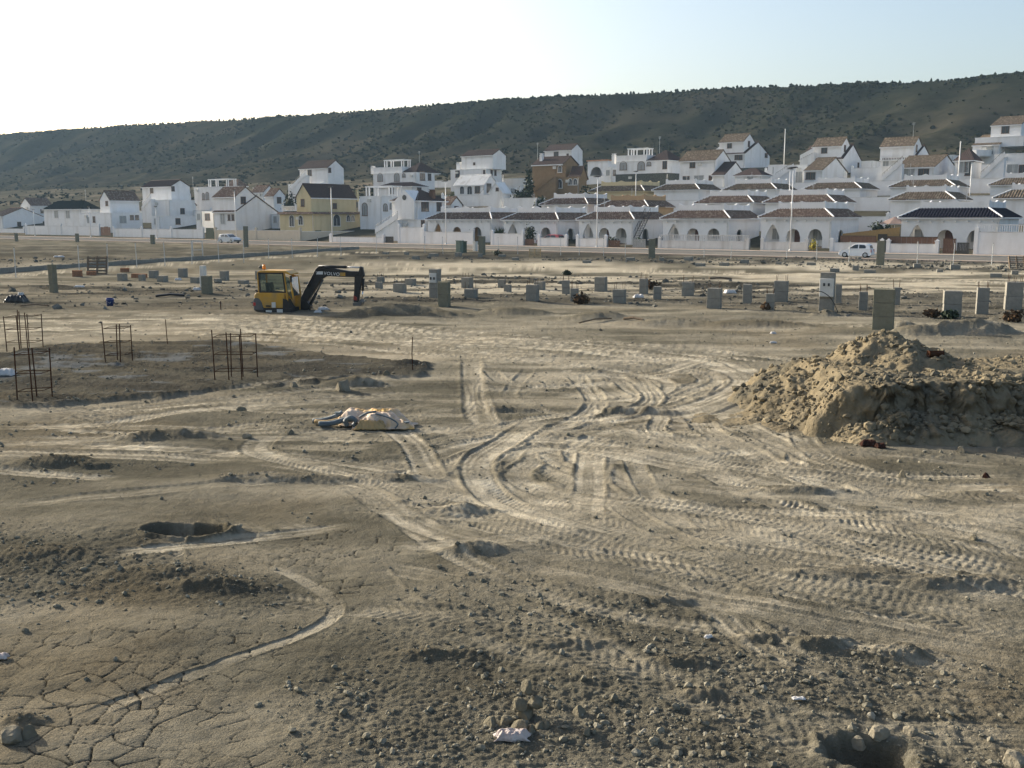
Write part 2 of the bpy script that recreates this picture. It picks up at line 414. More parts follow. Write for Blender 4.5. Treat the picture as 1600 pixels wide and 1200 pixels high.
TRACKS = [  # pixel line, width, kind, strength, paleness
    ([(-60, 692), (250, 700), (450, 712), (640, 737), (850, 802), (1100, 880), (1400, 950), (1680, 1010)], 0.50, 'groove', 1.0, 0.9),
    ([(540, 747), (640, 810), (800, 868), (1000, 918), (1250, 972), (1680, 1020)], 0.46, 'groove', 1.0, 0.6),
    ([(620, 735), (800, 770), (1000, 800), (1200, 850), (1400, 890), (1680, 940)], 0.50, 'groove', 1.0, 0.9),
    ([(738, 562), (744, 610), (760, 660), (800, 690), (900, 722), (1050, 790), (1250, 860), (1680, 970)], 0.50, 'groove', 0.7, 0.6),
    ([(735, 558), (744, 640), (772, 690), (700, 722), (600, 742), (480, 727), (400, 700), (430, 672)], 0.50, 'chev', 0.8, 0.5),
    ([(1000, 765), (905, 712), (935, 682), (990, 672), (1060, 692), (1120, 742), (1250, 800), (1450, 850), (1680, 890)], 0.50, 'chev', 1.1, 0.9),
    ([(1060, 545), (1135, 585), (1120, 622), (1050, 642), (960, 655), (850, 672), (700, 702), (630, 735)], 0.55, 'lug', 1.0, 0.9),
    ([(940, 572), (1000, 612), (1080, 642), (1110, 672), (1200, 722), (1400, 800), (1680, 860)], 0.50, 'groove', 1.0, 0.7),
    ([(880, 572), (930, 618), (905, 652), (800, 692), (700, 760)], 0.45, 'chev', 1.0, 0.75),
    ([(-60, 502), (200, 500), (400, 501), (700, 526), (1000, 556), (1180, 580)], 1.2, 'groove', 0.8, 1.0),
    ([(-60, 518), (300, 513), (600, 532), (900, 548), (1150, 580), (1130, 622), (1000, 652)], 0.8, 'groove', 0.8, 0.9),
    ([(640, 722), (760, 692), (900, 690), (1100, 722), (1400, 762), (1680, 772)], 0.45, 'groove', 0.8, 0.7),
    ([(845, 650), (790, 690), (745, 720), (770, 770), (900, 835), (1100, 915)], 0.50, 'chev', 1.0, 0.8),
    ([(-60, 795), (200, 772), (400, 752), (520, 740)], 0.4, 'flat', 0.7, 0.45),
    ([(150, 872), (330, 846), (560, 815)], 0.3, 'flat', 0.6, 0.6),
    ([(40, 1190), (120, 1140), (300, 1062), (480, 992), (525, 950), (480, 908), (385, 872)], 0.16, 'flat', 0.5, 0.55),
    ([(1060, 890), (1200, 962), (1300, 1015)], 0.38, 'lug', 1.1, 0.45),
    ([(-60, 668), (150, 662), (300, 640), (480, 628), (700, 615)], 0.5, 'groove', 0.8, 0.7),
    ([(300, 628), (430, 640), (560, 645), (640, 690), (680, 760)], 0.45, 'lug', 0.8, 0.6),
    ([(700, 790), (900, 850), (1150, 905), (1680, 985)], 0.45, 'chev', 0.8, 0.45),
    ([(900, 770), (1100, 800), (1350, 850), (1680, 905)], 0.45, 'lug', 1.0, 0.5),
    ([(560, 423), (800, 420), (1100, 428), (1400, 437), (1700, 446)], 2.6, 'flat', 0.4, 1.0),
    ([(540, 412), (700, 415), (900, 418), (1200, 428)], 2.0, 'flat', 0.4, 0.9),
    ([(-80, 437), (200, 418), (420, 402), (640, 392)], 2.2, 'flat', 0.3, 0.9),
    ([(1120, 500), (1300, 508), (1680, 522)], 1.4, 'flat', 0.3, 0.5),
    ([(990, 590), (1020, 620), (960, 648), (830, 660)], 0.45, 'chev', 1.0, 0.7),
    ([(760, 575), (800, 600), (900, 600), (1010, 590)], 0.4, 'chev', 0.9, 0.6),
    ([(1100, 560), (1000, 585), (850, 580)], 0.5, 'lug', 0.9, 0.8),
    ([(1180, 585), (1120, 560), (1010, 545)], 0.5, 'groove', 0.9, 0.8),
    ([(720, 850), (900, 905), (1200, 965), (1680, 1045)], 0.4, 'groove', 0.9, 0.3),
    ([(1250, 830), (1420, 890), (1680, 935)], 0.4, 'lug', 1.0, 0.5),
]
HEAPS = [  # px centre x, y, half width m, half depth m, height m
    (620, 489, 2.3, 0.9, 0.34), (560, 492, 1.2, 0.6, 0.2), (800, 489, 2.0, 0.7, 0.24), (700, 492, 1.0, .6, .2), (935, 497, 1.8, 0.7, 0.24), (1060, 505, 2.4, 0.8, 0.2),
    (1180, 508, 2.4, 0.8, 0.22), (1290, 492, 0.7, 0.5, 0.24), (1410, 512, 0.9, 0.5, 0.2), (1520, 520, 1.5, 0.9, 0.42), (1440, 522, 1.3, 0.6, 0.26), (1590, 500, 1.2, 0.6, 0.3),
    (45, 454, 1.4, 0.7, 0.22), (95, 450, 1.0, 0.6, 0.2), (230, 684, 1.0, 0.35, 0.14), (90, 728, 0.9, 0.35, 0.13), (300, 680, .7, .3, .1), (560, 600, 0.9, 0.3, 0.16), (440, 748, 1.2, 0.3, 0.08), (620, 745, .9, .25, .06),
    (720, 795, 0.5, 0.25, 0.09), (740, 860, 0.5, 0.2, 0.08), (790, 640, 0.7, 0.3, 0.1), (1000, 640, 1.0, .25, .1), (640, 575, .6, .3, .14), (1290, 1010, 0.35, 0.18, 0.09), (1200, 1000, .3, .12, .06), (1400, 1020, .4, .2, .08),
    (50, 870, 0.8, 0.4, 0.07), (330, 920, 0.7, 0.25, 0.09), (250, 900, .8, .3, .07), (1500, 910, 0.8, 0.25, 0.09), (1330, 900, .8, .2, .07), (360, 830, 0.35, 0.25, 0.06), (1250, 770, .8, .2, .06), (40, 1140, 0.2, 0.12, 0.05),
    (880, 1010, .5, .12, .05), (1060, 1040, .4, .12, .06), (680, 1030, .5, .12, .05), (1100, 1090, .3, .12, .05), (1040, 940, .4, .12, .05),
]
PITS = [  # px centre, half width, half depth, depth
    (287, 830, 0.48, 0.21, 0.24), (1368, 1184, 0.32, 0.22, 0.20),
]
def track_lines():
    out = []
    for k, (px, w, kind, st, pale) in enumerate(TRACKS):
        g = G(px)
        out.append((smooth_line(g, 7), w, kind, st, pale, k))
        # the machine went to and fro: fainter passes beside the main ones
        if k in (0, 1, 2, 5, 7, 10, 11, 19, 20, 17, 9, 29):
            for q, off in enumerate((-1.5, 0.62, -0.7, 1.35, 2.1, -2.2)):
                if (k * 5 + q * 3) % 4 == 3: continue
                P = []
                for i, (x, y) in enumerate(g):
                    a, b = g[max(0, i - 1)], g[min(len(g) - 1, i + 1)]
                    l = math.hypot(b[0] - a[0], b[1] - a[1]) + 1e-9
                    o = off * (1 + 0.35 * math.sin(i * 1.7 + k + q))
                    P.append((x - (b[1] - a[1]) / l * o, y + (b[0] - a[0]) / l * o))
                out.append((smooth_line(P, 5), 0.32 + 0.1 * ((k + q) % 3), ('lug', 'groove', 'chev', 'groove')[(k + q) % 4], 0.75, pale * 0.7, 50 + k * 4 + q))
    return out
TLINES = track_lines()
def ground_fn(X, Y):
    X = np.asarray(X, np.float64).ravel(); Y = np.asarray(Y, np.float64).ravel()
    n = len(X)
    big = fbm(X / 7.0, Y / 7.0, 3, 3) - 0.5
    mid = fbm(X / 1.7, Y / 1.7, 11, 4) - 0.5
    z = 0.16 * big + 0.10 * mid
    # long flat scrape marks left by the machine blade, across the view
    scr = fbm(X / 4.0 + Y * 0.15, Y / 0.55, 61, 3) - 0.5
    z += 0.05 * scr * sstep(10, 16, Y)
    wob = (fbm(X / 0.9, Y / 0.9, 23, 3) - 0.5)
    mud = sstep(0.25, -0.25, poly_sd(X, Y, MUD) + wob * 0.9)
    gl = sstep(0.3, -0.3, poly_sd(X, Y, GRAVEL_L) + wob * 1.2)
    sm = sstep(0.4, -0.4, poly_sd(X, Y, SMOOTH_L) + wob * 1.0)
    ft = sstep(0.25, -0.25, poly_sd(X, Y, FOOT) + wob * 1.4)
    rf = sstep(0.5, -0.5, poly_sd(X, Y, ROUGH_F) + wob * 1.6)
    fld = sstep(3, -3, poly_sd(X, Y, FIELD) + wob * 4)
    yd = sstep(1.0, -1.0, poly_sd(X, Y, YARD) + wob * 2.0)
    sl = sstep(1.2, -1.2, poly_sd(X, Y, SLABS) + wob * 2.0)
    fb = sstep(2.0, -2.0, poly_sd(X, Y, FAR_BED) + wob * 5.0)
    patch = sstep(0.42, 0.62, fbm(X / 2.3, Y / 1.3, 77, 4))
    rough = np.clip(0.28 + 0.45 * patch + 0.55 * gl + 0.5 * rf + 0.35 * ft + 0.4 * yd + 0.4 * sl + 0.5 * fb - 0.9 * mud - 0.55 * sm, 0.0, 1.2)
    pale = np.clip(0.10 + 1.1 * (fbm(X / 3.0, Y / 1.0, 41, 4) - 0.45), 0, 1) * 0.7
    pale += 0.30 * sstep(16, 24, Y) * sstep(60, 34, Y) * sstep(0.35, 0.6, fbm(X / 5.0, Y / 1.2, 45, 4))
    pale *= (1 - 0.5 * rough)
    pale = np.clip(pale * (1 - 0.5 * mud) + 0.06 * mud, 0, 1)
    stripe = sstep(0.38, 0.60, fbm(X / 6.0, Y / 1.6, 143, 4))
    dark = 0.9 * ft * (0.45 + 0.55 * sstep(0.35, 0.6, fbm(X / 1.2, Y / 0.6, 167, 4))) + 0.15 * gl + 0.8 * yd * (0.5 + 0.5 * stripe) + 0.95 * sl * (0.4 + 0.6 * stripe) + 0.45 * fld + 1.0 * fb * (0.65 + 0.35 * stripe)
    mt = sstep(0.8, -0.8, poly_sd(X, Y, MIXED) + wob * 1.5)
    pale = np.clip(pale + 0.30 * mt * sstep(0.42, 0.62, fbm(X / 1.6, Y / 0.5, 151, 4)) + 0.7 * sstep(45, 55, Y) * sstep(100, 85, Y) * (1 - stripe) * (1 - sstep(-4, -14, X) * 0.6), 0, 1)
    # lumpy rubble in the far beds
    z += (0.22 * fb + 0.14 * sl + 0.10 * yd) * (fbm(X / 1.6, Y / 2.2, 147, 3) - 0.42)
    # footing area: shallow sunken gravel beds with pale spilled concrete
    z += 0.08 * sstep(0.10, -0.10, poly_sd(X, Y, FOOT) + wob * 1.4) + ft * 0.10 * (fbm(X / .8, Y / .5, 163, 4) - .5)
    pale = pale * (1 - 0.85 * ft)
    spill = ft * sstep(0.61, 0.72, fbm(X / 1.3, Y / 0.6, 131, 5))
    ochre = 0.5 * sstep(0.55, 0.75, fbm(X / 4.0, Y / 4.0, 57, 3))
    # heaps
    for (hx, hy, hw, hd, hh) in HEAPS:
        cx, cy = gp(hx, hy)
        m = (np.abs(X - cx) < hw * 1.8) & (np.abs(Y - cy) < hd * 1.8 + 0.2)
        if not m.any(): continue
        xx, yy = X[m], Y[m]
        nz = fbm(xx / (0.35 * hw + .1), yy / (0.35 * hd + .1), int(hx), 4)
        r = np.sqrt(((xx - cx) / hw) ** 2 + ((yy - cy) / hd) ** 2) + (nz - 0.5) * 0.9
        b = sstep(1.15, 0.1, r)
        z[m] += hh * b * (0.75 + 0.6 * nz)
        rough[m] = np.maximum(rough[m], np.minimum(1.3, 1.4 * b)); pale[m] *= (1 - 0.6 * b); ochre[m] = np.maximum(ochre[m], 0.35 * b)
    # machine tracks
    order = np.argsort(Y, kind='stable'); Ys = Y[order]; Xs = X[order]
    best = np.full(n, 9.0); tk = np.zeros(n); tz = np.zeros(n); tp = np.zeros(n)
    soft = 1 - np.clip(mud + gl + 0.35 * rf + sm, 0, 1)
    for (ln, w, kind, st, pl, seed) in TLINES:
        dist = 0.0
        hw = w * 0.5
        total = sum(math.hypot(b_[0] - a_[0], b_[1] - a_[1]) for a_, b_ in zip(ln[:-1], ln[1:]))
        fade = min(1.6, total * 0.2)
        for (ax, ay), (bx, by) in zip(ln[:-1], ln[1:]):
            ex, ey = bx - ax, by - ay
            L = math.hypot(ex, ey) + 1e-9
            i0 = np.searchsorted(Ys, min(ay, by) - hw * 1.7); i1 = np.searchsorted(Ys, max(ay, by) + hw * 1.7)
            if i1 > i0:
                xs = Xs[i0:i1]
                mm = np.nonzero((xs > min(ax, bx) - hw * 1.7) & (xs < max(ax, bx) + hw * 1.7))[0]
                if len(mm):
                    idx = order[i0 + mm]
                    wx, wy = X[idx] - ax, Y[idx] - ay
                    t = (wx * ex + wy * ey) / (L * L)
                    ok = (t >= -0.02) & (t <= 1.02)
                    idx = idx[ok]; wx = wx[ok]; wy = wy[ok]; t = t[ok]
                    d = (wx * ey - wy * ex) / L
                    ok = np.abs(d) < hw * 1.6
                    idx = idx[ok]; d = d[ok]; s = dist + t[ok] * L
                    a = np.abs(d) / hw
                    # tracks press in and fade, as the ground was harder or was driven over again
                    wear = 0.4 + 0.6 * sstep(0.10, 0.44, vnoise(s / 1.3 + seed * 7, d * 0.4 + seed, 5) * 0.75 + 0.25 * vnoise(s * 1.2, d * 5, 9))
                    wear = wear * sstep(0, fade, s) * sstep(0, fade, total - s)
                    if seed >= 50: wear = wear * soft[idx]
                    inside = sstep(1.08, 0.9, a)
                    if kind == 'lug': pat = np.sin(s * 2 * math.pi / 0.095 + 1.2 * np.sign(d) + 2 * vnoise(s * 3, d * 8, 3)) * (0.6 + 0.4 * np.cos(d * 2 * math.pi / 0.11)) * 0.012
                    elif kind == 'chev': pat = np.sin((s + np.abs(d) * 0.9 + 0.03 * vnoise(s * 4, d * 9, 4)) * 2 * math.pi / 0.11) * 0.011
                    elif kind == 'groove': pat = np.cos((d + 0.03 * vnoise(s * 1.3, d * 0 + seed, 6)) * 2 * math.pi / 0.072) * 0.011 * (0.65 + 0.35 * np.sin(s * 2 * math.pi / 0.13)) + 0.004 * (vnoise(s * 9, d * 9, 2) - .5)
                    else: pat = 0.0 * d
                    berm = np.exp(-((a - 1.15) / 0.16) ** 2) * 0.028
                    hz = 0.8 * st * wear * (inside * (pat - 0.022) + 0.75 * berm)
                    cov = sstep(1.35, 0.95, a) * np.minimum(1, wear * 1.2)
                    tz[idx] = tz[idx] * (1 - cov) + hz
                    tk[idx] = np.maximum(tk[idx], inside * wear * st)
                    lane = sstep(0.30, 0.66, 0.6 * vnoise(d / 0.05 + seed * 13.7, s / 3.5, 31) + 0.4 * vnoise(d / 0.12 + seed * 5.1, s / 1.6, 32))
                    tp[idx] = tp[idx] * (1 - 0.6 * cov) + inside * np.minimum(1, pl * 1.2) * wear * (0.22 + 0.55 * lane + 0.35 * np.clip(0.5 + pat * 35, 0, 1) * (0.4 + 0.6 * lane))
                    best[idx] = np.minimum(best[idx], a)
            dist += L
    z += tz
    rough = rough * (1 - 0.8 * np.clip(tk, 0, 1))
    dust = 0.62 + 1.3 * (fbm(X / 0.6, Y / 0.35, 207, 4) - 0.35)
    pale = np.clip(np.maximum(pale, tp * np.clip(dust, 0.15, 1.1)), 0, 1)
    dark = dark * (1 - 0.6 * np.clip(tp, 0, 1))
    # lumps: crumbly earth, in three sizes
    l1 = 1 - voronoi(X / 0.24 + wob, Y / 0.24, 5)[0]
    l2 = 1 - voronoi(X / 0.075, Y / 0.075 + wob, 8)[0]
    l3 = 1 - voronoi(X / 0.038, Y / 0.038, 12)[0]
    cl = sstep(0.3, 0.8, vnoise(X / 0.8, Y / 0.8, 99))
    z += rough * (0.038 * (l1 - 0.5) * cl + 0.019 * (l2 - 0.5) + 0.011 * (l3 - 0.5)) + 0.018 * (fbm(X / 0.10, Y / 0.10, 19, 3) - 0.5) * (0.5 + 0.7 * rough)
    # drying cracks
    near = Y < 16
    crack = np.zeros(n)
    if near.any():
        xx = X[near] + (vnoise(X[near] * 5, Y[near] * 5, 15) - 0.5) * 0.09; yy = Y[near] + (vnoise(X[near] * 5, Y[near] * 5, 16) - 0.5) * 0.09
        f1, f2 = voronoi(xx / 0.22, yy / 0.25, 33)
        g1, g2 = voronoi(xx / 0.10, yy / 0.11, 37)
        c = sstep(0.045, 0.008, f2 - f1) * sstep(0.30, 0.62, vnoise(xx / .30, yy / .30, 3) + 0.12)
        c2 = 0.4 * sstep(0.06, 0.01, g2 - g1) * sstep(0.45, 0.7, vnoise(xx / .5, yy / .5, 4))
        w = np.clip(mud[near] + 0.10 * sm[near], 0, 1)
        crack[near] = np.maximum(c, c2) * w
        z[near] -= 0.014 * crack[near]
        z[near] += mud[near] * (0.012 * (0.5 - f1) + 0.02 * (fbm(xx / 0.5, yy / 0.25, 83, 3) - .5))
    # pits
    for (hx, hy, hw, hd, dp) in PITS:
        cx, cy = gp(hx, hy)
        m = (np.abs(X - cx) < hw * 2.2) & (np.abs(Y - cy) < hd * 2.4)
        xx, yy = X[m], Y[m]
        nz = fbm(xx / 0.35, yy / 0.35, int(hx), 4) - 0.5
        r = np.sqrt(((xx - cx) / hw) ** 2 + ((yy - cy) / hd) ** 2) + nz * 0.85
        z[m] -= dp * sstep(1.06, 0.70, r) * (0.9 + 0.3 * nz)
        z[m] += 0.045 * np.exp(-((r - 1.25) / 0.2) ** 2)
    return dict(z=z, pale=pale, dark=np.clip(dark, 0, 1), ochre=np.clip(ochre, 0, 1), crack=crack, rough=rough, spill=spill)

NR1, NR2, NC = 770, 60, 960
y_rows = np.concatenate([1.0 / np.linspace(1 / 5.2, 1 / 72.0, NR1), np.linspace(73, 330, NR2)])
t_cols = np.linspace(-0.63, 0.63, NC)
YY, TT = np.meshgrid(y_rows, t_cols, indexing='ij')
XX = TT * (YY + 2.5)
_g = ground_fn(XX, YY)
_v = XX.ravel() * NX + YY.ravel() * NY - V0
gz = _g['z'] * (1 - sstep(-40, -20, _v) * 0.7)
gz = gz - 0.9 * sstep(-16.3, -13.5, _v)           # tucked under the street
def ground_material():
    m, N, L, B = nodes_of("site_earth")
    at = N.new("ShaderNodeAttribute"); at.attribute_name = "zones"
    at2 = N.new("ShaderNodeAttribute"); at2.attribute_name = "zones2"
    s1 = N.new("ShaderNodeSeparateColor"); L.new(at.outputs["Color"], s1.inputs[0])
    s2 = N.new("ShaderNodeSeparateColor"); L.new(at2.outputs["Color"], s2.inputs[0])
    tc = N.new("ShaderNodeTexCoord")
    def noise(scale, detail=6, rough=0.6):
        q = N.new("ShaderNodeTexNoise"); q.inputs["Scale"].default_value = scale; q.inputs["Detail"].default_value = detail; q.inputs["Roughness"].default_value = rough
        L.new(tc.outputs["Object"], q.inputs["Vector"]); return q
    def mix(fac, a, b):
        q = N.new("ShaderNodeMix"); q.data_type = 'RGBA'
        if isinstance(fac, float): q.inputs["Factor"].default_value = fac
        else: L.new(fac, q.inputs["Factor"])
        for v, s in ((a, "A"), (b, "B")):
            if isinstance(v, tuple): q.inputs[s].default_value = v
            else: L.new(v, q.inputs[s])
        return q.outputs["Result"]
    def ramp(fac, p0, p1):
        q = N.new("ShaderNodeMapRange"); q.inputs[1].default_value = p0; q.inputs[2].default_value = p1; L.new(fac, q.inputs[0]); return q.outputs[0]
    n_mid, n_fine, n_grit = noise(1.1, 8, 0.65), noise(9, 8, 0.7), noise(55, 4, 0.6)
    base = mix(ramp(n_mid.outputs["Fac"], 0.35, 0.65), rgb(0.064, 0.059, 0.044), rgb(0.105, 0.097, 0.072))
    base = mix(ramp(n_fine.outputs["Fac"], 0.3, 0.7), base, mix(0.5, base, rgb(0.13, 0.121, 0.095)))
    base = mix(s1.outputs[2], base, mix(0.6, base, rgb(0.13, 0.10, 0.06)))
    base = mix(s1.outputs[1], base, mix(ramp(n_fine.outputs["Fac"], 0.35, 0.65), rgb(0.016, 0.016, 0.014), rgb(0.055, 0.053, 0.046)))
    pn = N.new("ShaderNodeMath"); pn.operation = 'MULTIPLY'; L.new(s1.outputs[0], pn.inputs[0]); L.new(ramp(n_fine.outputs["Fac"], 0.0, 0.52), pn.inputs[1])
    base = mix(pn.outputs[0], base, mix(ramp(n_mid.outputs["Fac"], 0.3, 0.7), rgb(0.39, 0.345, 0.258), rgb(0.54, 0.485, 0.375)))
    base = mix(s2.outputs[1], base, rgb(0.115, 0.12, 0.118))
    base = mix(ramp(n_grit.outputs["Fac"], 0.62, 0.75), base, mix(0.4, base, rgb(0.24, 0.22, 0.18)))
    base = mix(s2.outputs[0], base, rgb(0.03, 0.027, 0.02))
    L.new(base, B.inputs["Base Color"])
    B.inputs["Roughness"].default_value = 0.97; B.inputs["Specular IOR Level"].default_value = 0.0
    b1 = N.new("ShaderNodeBump"); b1.inputs["Strength"].default_value = 0.9; b1.inputs["Distance"].default_value = 0.04; L.new(n_fine.outputs["Fac"], b1.inputs["Height"])
    b2 = N.new("ShaderNodeBump"); b2.inputs["Strength"].default_value = 0.85; b2.inputs["Distance"].default_value = 0.022; L.new(n_grit.outputs["Fac"], b2.inputs["Height"]); L.new(b1.outputs["Normal"], b2.inputs["Normal"])
    L.new(b2.outputs["Normal"], B.inputs["Normal"])
ground_material()
me = np_mesh("ground", np.stack([XX.ravel(), YY.ravel(), gz], 1), grid_quads(NR1 + NR2, NC), "site_earth")
ca = me.attributes.new("zones", 'FLOAT_COLOR', 'POINT')
ca.data.foreach_set("color", np.stack([_g['pale'], _g['dark'], _g['ochre'], np.ones(len(gz))], 1).astype(np.float32).ravel())
ca = me.attributes.new("zones2", 'FLOAT_COLOR', 'POINT')
ca.data.foreach_set("color", np.stack([_g['crack'], _g['spill'], _g['rough'] * 0, np.ones(len(gz))], 1).astype(np.float32).ravel())
structure(link("ground", me))
del XX, YY, TT, _g
# the same land going on under and around everything, out to the horizon
noise_mat("far_earth", (0.16, 0.14, 0.10), (0.26, 0.22, 0.15), 0.05, 0.98, 0.0)
structure(MB().box(-2500, 2500, -600, 2500, -1.6, -0.95).build("terrain_base", "far_earth"))

def ground_z(x, y):
    return float(ground_fn(np.array([x]), np.array([y]))['z'][0])
def gpz(x, y):
    X, Y = gp(x, y)
    z = ground_z(X, Y)
    X, Y = gp(x, y, z)
    return X, Y, ground_z(X, Y)

noise_mat("rubble", (0.05, 0.05, 0.043), (0.14, 0.135, 0.115), 0.8, 0.98, 0.2, c3=(0.22, 0.21, 0.18), scale3=1.5)
# loose clods and pebbles
rng = np.random.default_rng(5)
nn = 70000
yc = 1.0 / (1 / 5.6 + (1 / 42.0 - 1 / 5.6) * rng.random(nn))
xc = (rng.random(nn) * 2 - 1) * 0.6 * (yc + 2)
gg = ground_fn(xc, yc)
keep = rng.random(nn) < np.clip(gg['rough'] * 0.95 - 0.12, 0.015, 1) * (0.35 + 0.65 * sstep(0.35, 0.65, vnoise(xc / 0.7, yc / 0.5, 71)))
xc, yc, zc = xc[keep], yc[keep], gg['z'][keep]
sz = (0.0030 + 0.00060 * np.minimum(yc, 24)) * (0.42 + 0.5 * rng.exponential(1.0, len(xc)) ** 1.35)
sz = np.minimum(sz, 0.036)
Vc, Tc = blobs(np.stack([xc, yc, zc + sz * 0.25], 1), sz, rng, ICO0, 0.75, 0.3)
o = link("earth_clods", np_mesh("earth_clods", Vc, None, "clod", False, Tc))
tag(o, "crumbly earth clods and pebbles strewn over the churned site", "clods", kind="stuff")

nn = 16000
yc = 34 + 66 * rng.random(nn); xc = (rng.random(nn) * 2 - 1) * 0.58 * yc
gg = ground_fn(xc, yc)
keep = (rng.random(nn) < np.clip(gg['dark'] * 1.1 - 0.2, 0.01, 1)) & (xc * NX + yc * NY - V0 < -17)
xc, yc, zc = xc[keep], yc[keep], gg['z'][keep]
sz = np.minimum(0.026 * (0.5 + 0.9 * rng.exponential(1.0, len(xc))) * (0.4 + yc / 60), 0.2)
Vc, Tc = blobs(np.stack([xc, yc, zc + sz * 0.2], 1), sz, rng, ICO0, 0.7, 0.35)
o = link("bed_rubble", np_mesh("bed_rubble", Vc, None, "rubble", False, Tc))
tag(o, "grey rubble and broken earth in the foundation beds", "rubble", kind="stuff")

# ---------------------------------------------------------------- the spoil mound on the right
nx, ny = 330, 330
mx = np.linspace(2.6, 14.5, nx); my = np.concatenate([np.linspace(15.4, 16.3, 30), np.linspace(16.32, 18.4, 150), np.linspace(18.43, 27.0, ny - 180)])
MY, MX = np.meshgrid(my, mx, indexing='ij')
def mound_h(x, y):
    yf = 16.95 + 0.75 * (fbm(x / 1.4, y * 0 + 3.3, 301, 3) - 0.5) + 0.10 * np.abs(vnoise(x / 0.22, y / 1.2, 303) - 0.5)
    # gullied cut face: buttresses separated by cracks
    but = np.abs(fbm(x / 0.55, y / 3.0, 307, 3) - 0.5) * 2
    face = sstep(-0.05, 0.34 + 0.35 * but, y - yf + 0.18 * (vnoise(x / 0.3, y / 0.3, 309) - 0.5))
    bank = (0.92 + 0.10 * (fbm(x / 1.6, y / 1.6, 311, 3) - 0.5)) * face * sstep(25.5, 20.5, y + 0.8 * vnoise(x / 2, y / 2, 5)) * sstep(5.1, 6.2, x + 0.6 * (vnoise(y / .7, x / .7, 8) - .5))
    toe = 0.38 * sstep(16.0, 17.0, y) * sstep(4.9, 6.4, x) * sstep(21, 18, y) * (0.6 + 0.8 * fbm(x / .5, y / .5, 312, 3))
    d = np.sqrt(((x - 7.6) / 0.95) ** 2 + ((y - 20.4) / (1.0 + 0 * y)) ** 2) + 1.25 * (fbm(x / 0.9, y / 0.9, 313, 4) - 0.5)
    cone = 1.44 - 0.43 * d
    d2 = np.sqrt(((x - 6.85) / 1.1) ** 2 + ((y - 18.5) / 0.9) ** 2)
    cone2 = 0.85 - 0.42 * d2
    apron = 0.20 - 0.14 * np.sqrt(((x - 6.4) / 1.25) ** 2 + ((y - 18.3) / 1.0) ** 2)
    right = 0.34 * sstep(9.0, 10.5, x) * sstep(16.0, 16.9, y + 0.5 * vnoise(x / 1.0, y, 7)) * sstep(22, 18, y)
    skirt = 0.17 - 0.075 * np.sqrt(((x - 5.5) / 1.2) ** 2 + ((y - 18.9) / 1.1) ** 2) + 0.10 * (fbm(x / .6, y / .6, 321, 3) - .5)
    h = np.maximum.reduce([bank, cone, cone2, apron, toe, right, skirt])
    l1 = 1 - voronoi(x / 0.30, y / 0.30, 315)[0]; l2 = 1 - voronoi(x / 0.12, y / 0.12, 317)[0]
    live = sstep(0.02, 0.25, h)
    top = sstep(0.82, 0.95, bank) * (cone < bank)
    lump = live * (1 - 0.75 * top)
    return h + lump * (0.10 * (l1 - 0.5) + 0.075 * (l2 - 0.5)) + 0.02 * (fbm(x / .1, y / .1, 319, 2) - .5) - 0.14 * (1 - live), live * (1 - 0.7 * top)
mz, ml = mound_h(MX, MY)
# lean the cut face and roughen it sideways so that it is not a plain height field
sx = 0.10 * (fbm(MX / 0.25, mz * 4, 331, 3) - 0.5) * ml; sy = -0.22 * sstep(0.3, 0.85, mz) * sstep(18.3, 17.2, MY) * fbm(MX / 0.4, mz * 3 + MX, 333, 3) * sstep(5.2, 6.4, MX)
fm = sstep(0.08, 0.3, mz) * sstep(18.6, 17.4, MY) * sstep(5.3, 6.4, MX)
sy = sy - fm * (0.30 * (0.45 - voronoi(MX / 0.42, mz * 2.6 + MX * .2, 351)[0]) + 0.20 * (0.45 - voronoi(MX / 0.13, mz * 7.0, 353)[0]))
crk = voronoi(MX / 0.62 + 0.4 * fbm(MX / .3, mz * 5, 357, 2), mz * 0.9, 355)
sy = sy + 0.25 * fm * sstep(0.06, 0.0, crk[1] - crk[0])
mnd = thing("earth_mound", "yellowish spoil mound with a crumbling cut bank on the right", "earth mound")
link("bank", np_mesh("bank", np.stack([(MX + sx).ravel(), (MY + sy).ravel(), mz.ravel()], 1), grid_quads(ny, nx), "mound_earth"), mnd)
nn = 15000
xm = 3.0 + 10.5 * rng.random(nn); ym = 15.8 + 8.0 * rng.random(nn) ** 1.4
ym[:5000] = 16.7 + 1.5 * rng.random(5000); xm[:5000] = 5.4 + 7.5 * rng.random(5000)
hm, lm = mound_h(xm, ym)
km = (hm > 0.02) & (rng.random(nn) < lm * (0.5 + 0.5 * sstep(0.4, 0.6, vnoise(xm / 0.8, ym / 0.8, 341))))
xm, ym, hm = xm[km], ym[km], hm[km]
sm_ = np.minimum(0.012 + 0.017 * rng.exponential(1.0, len(xm)), 0.10)
Vc, Tc = blobs(np.stack([xm, ym, hm + sm_ * 0.25], 1), sm_, rng, ICO0, 0.8, 0.3)
o = link("loose_clods", np_mesh("loose_clods", Vc, None, "mound_clod", False, Tc), mnd); o["kind"] = "stuff"
big = rng.permutation(len(xm))[:70]
for k, i in enumerate(big):
    if sm_[i] < 0.03: continue
    Vb, Tb = blobs(np.array([[0, 0, 0.03]]), np.array([0.05 + 0.05 * rng.random()]), rng, ICO1, 0.8, 0.16)
    link("earth_lump", np_mesh("earth_lump", Vb, None, "mound_clod", False, Tb), mnd, loc=(xm[i], ym[i], hm[i]))

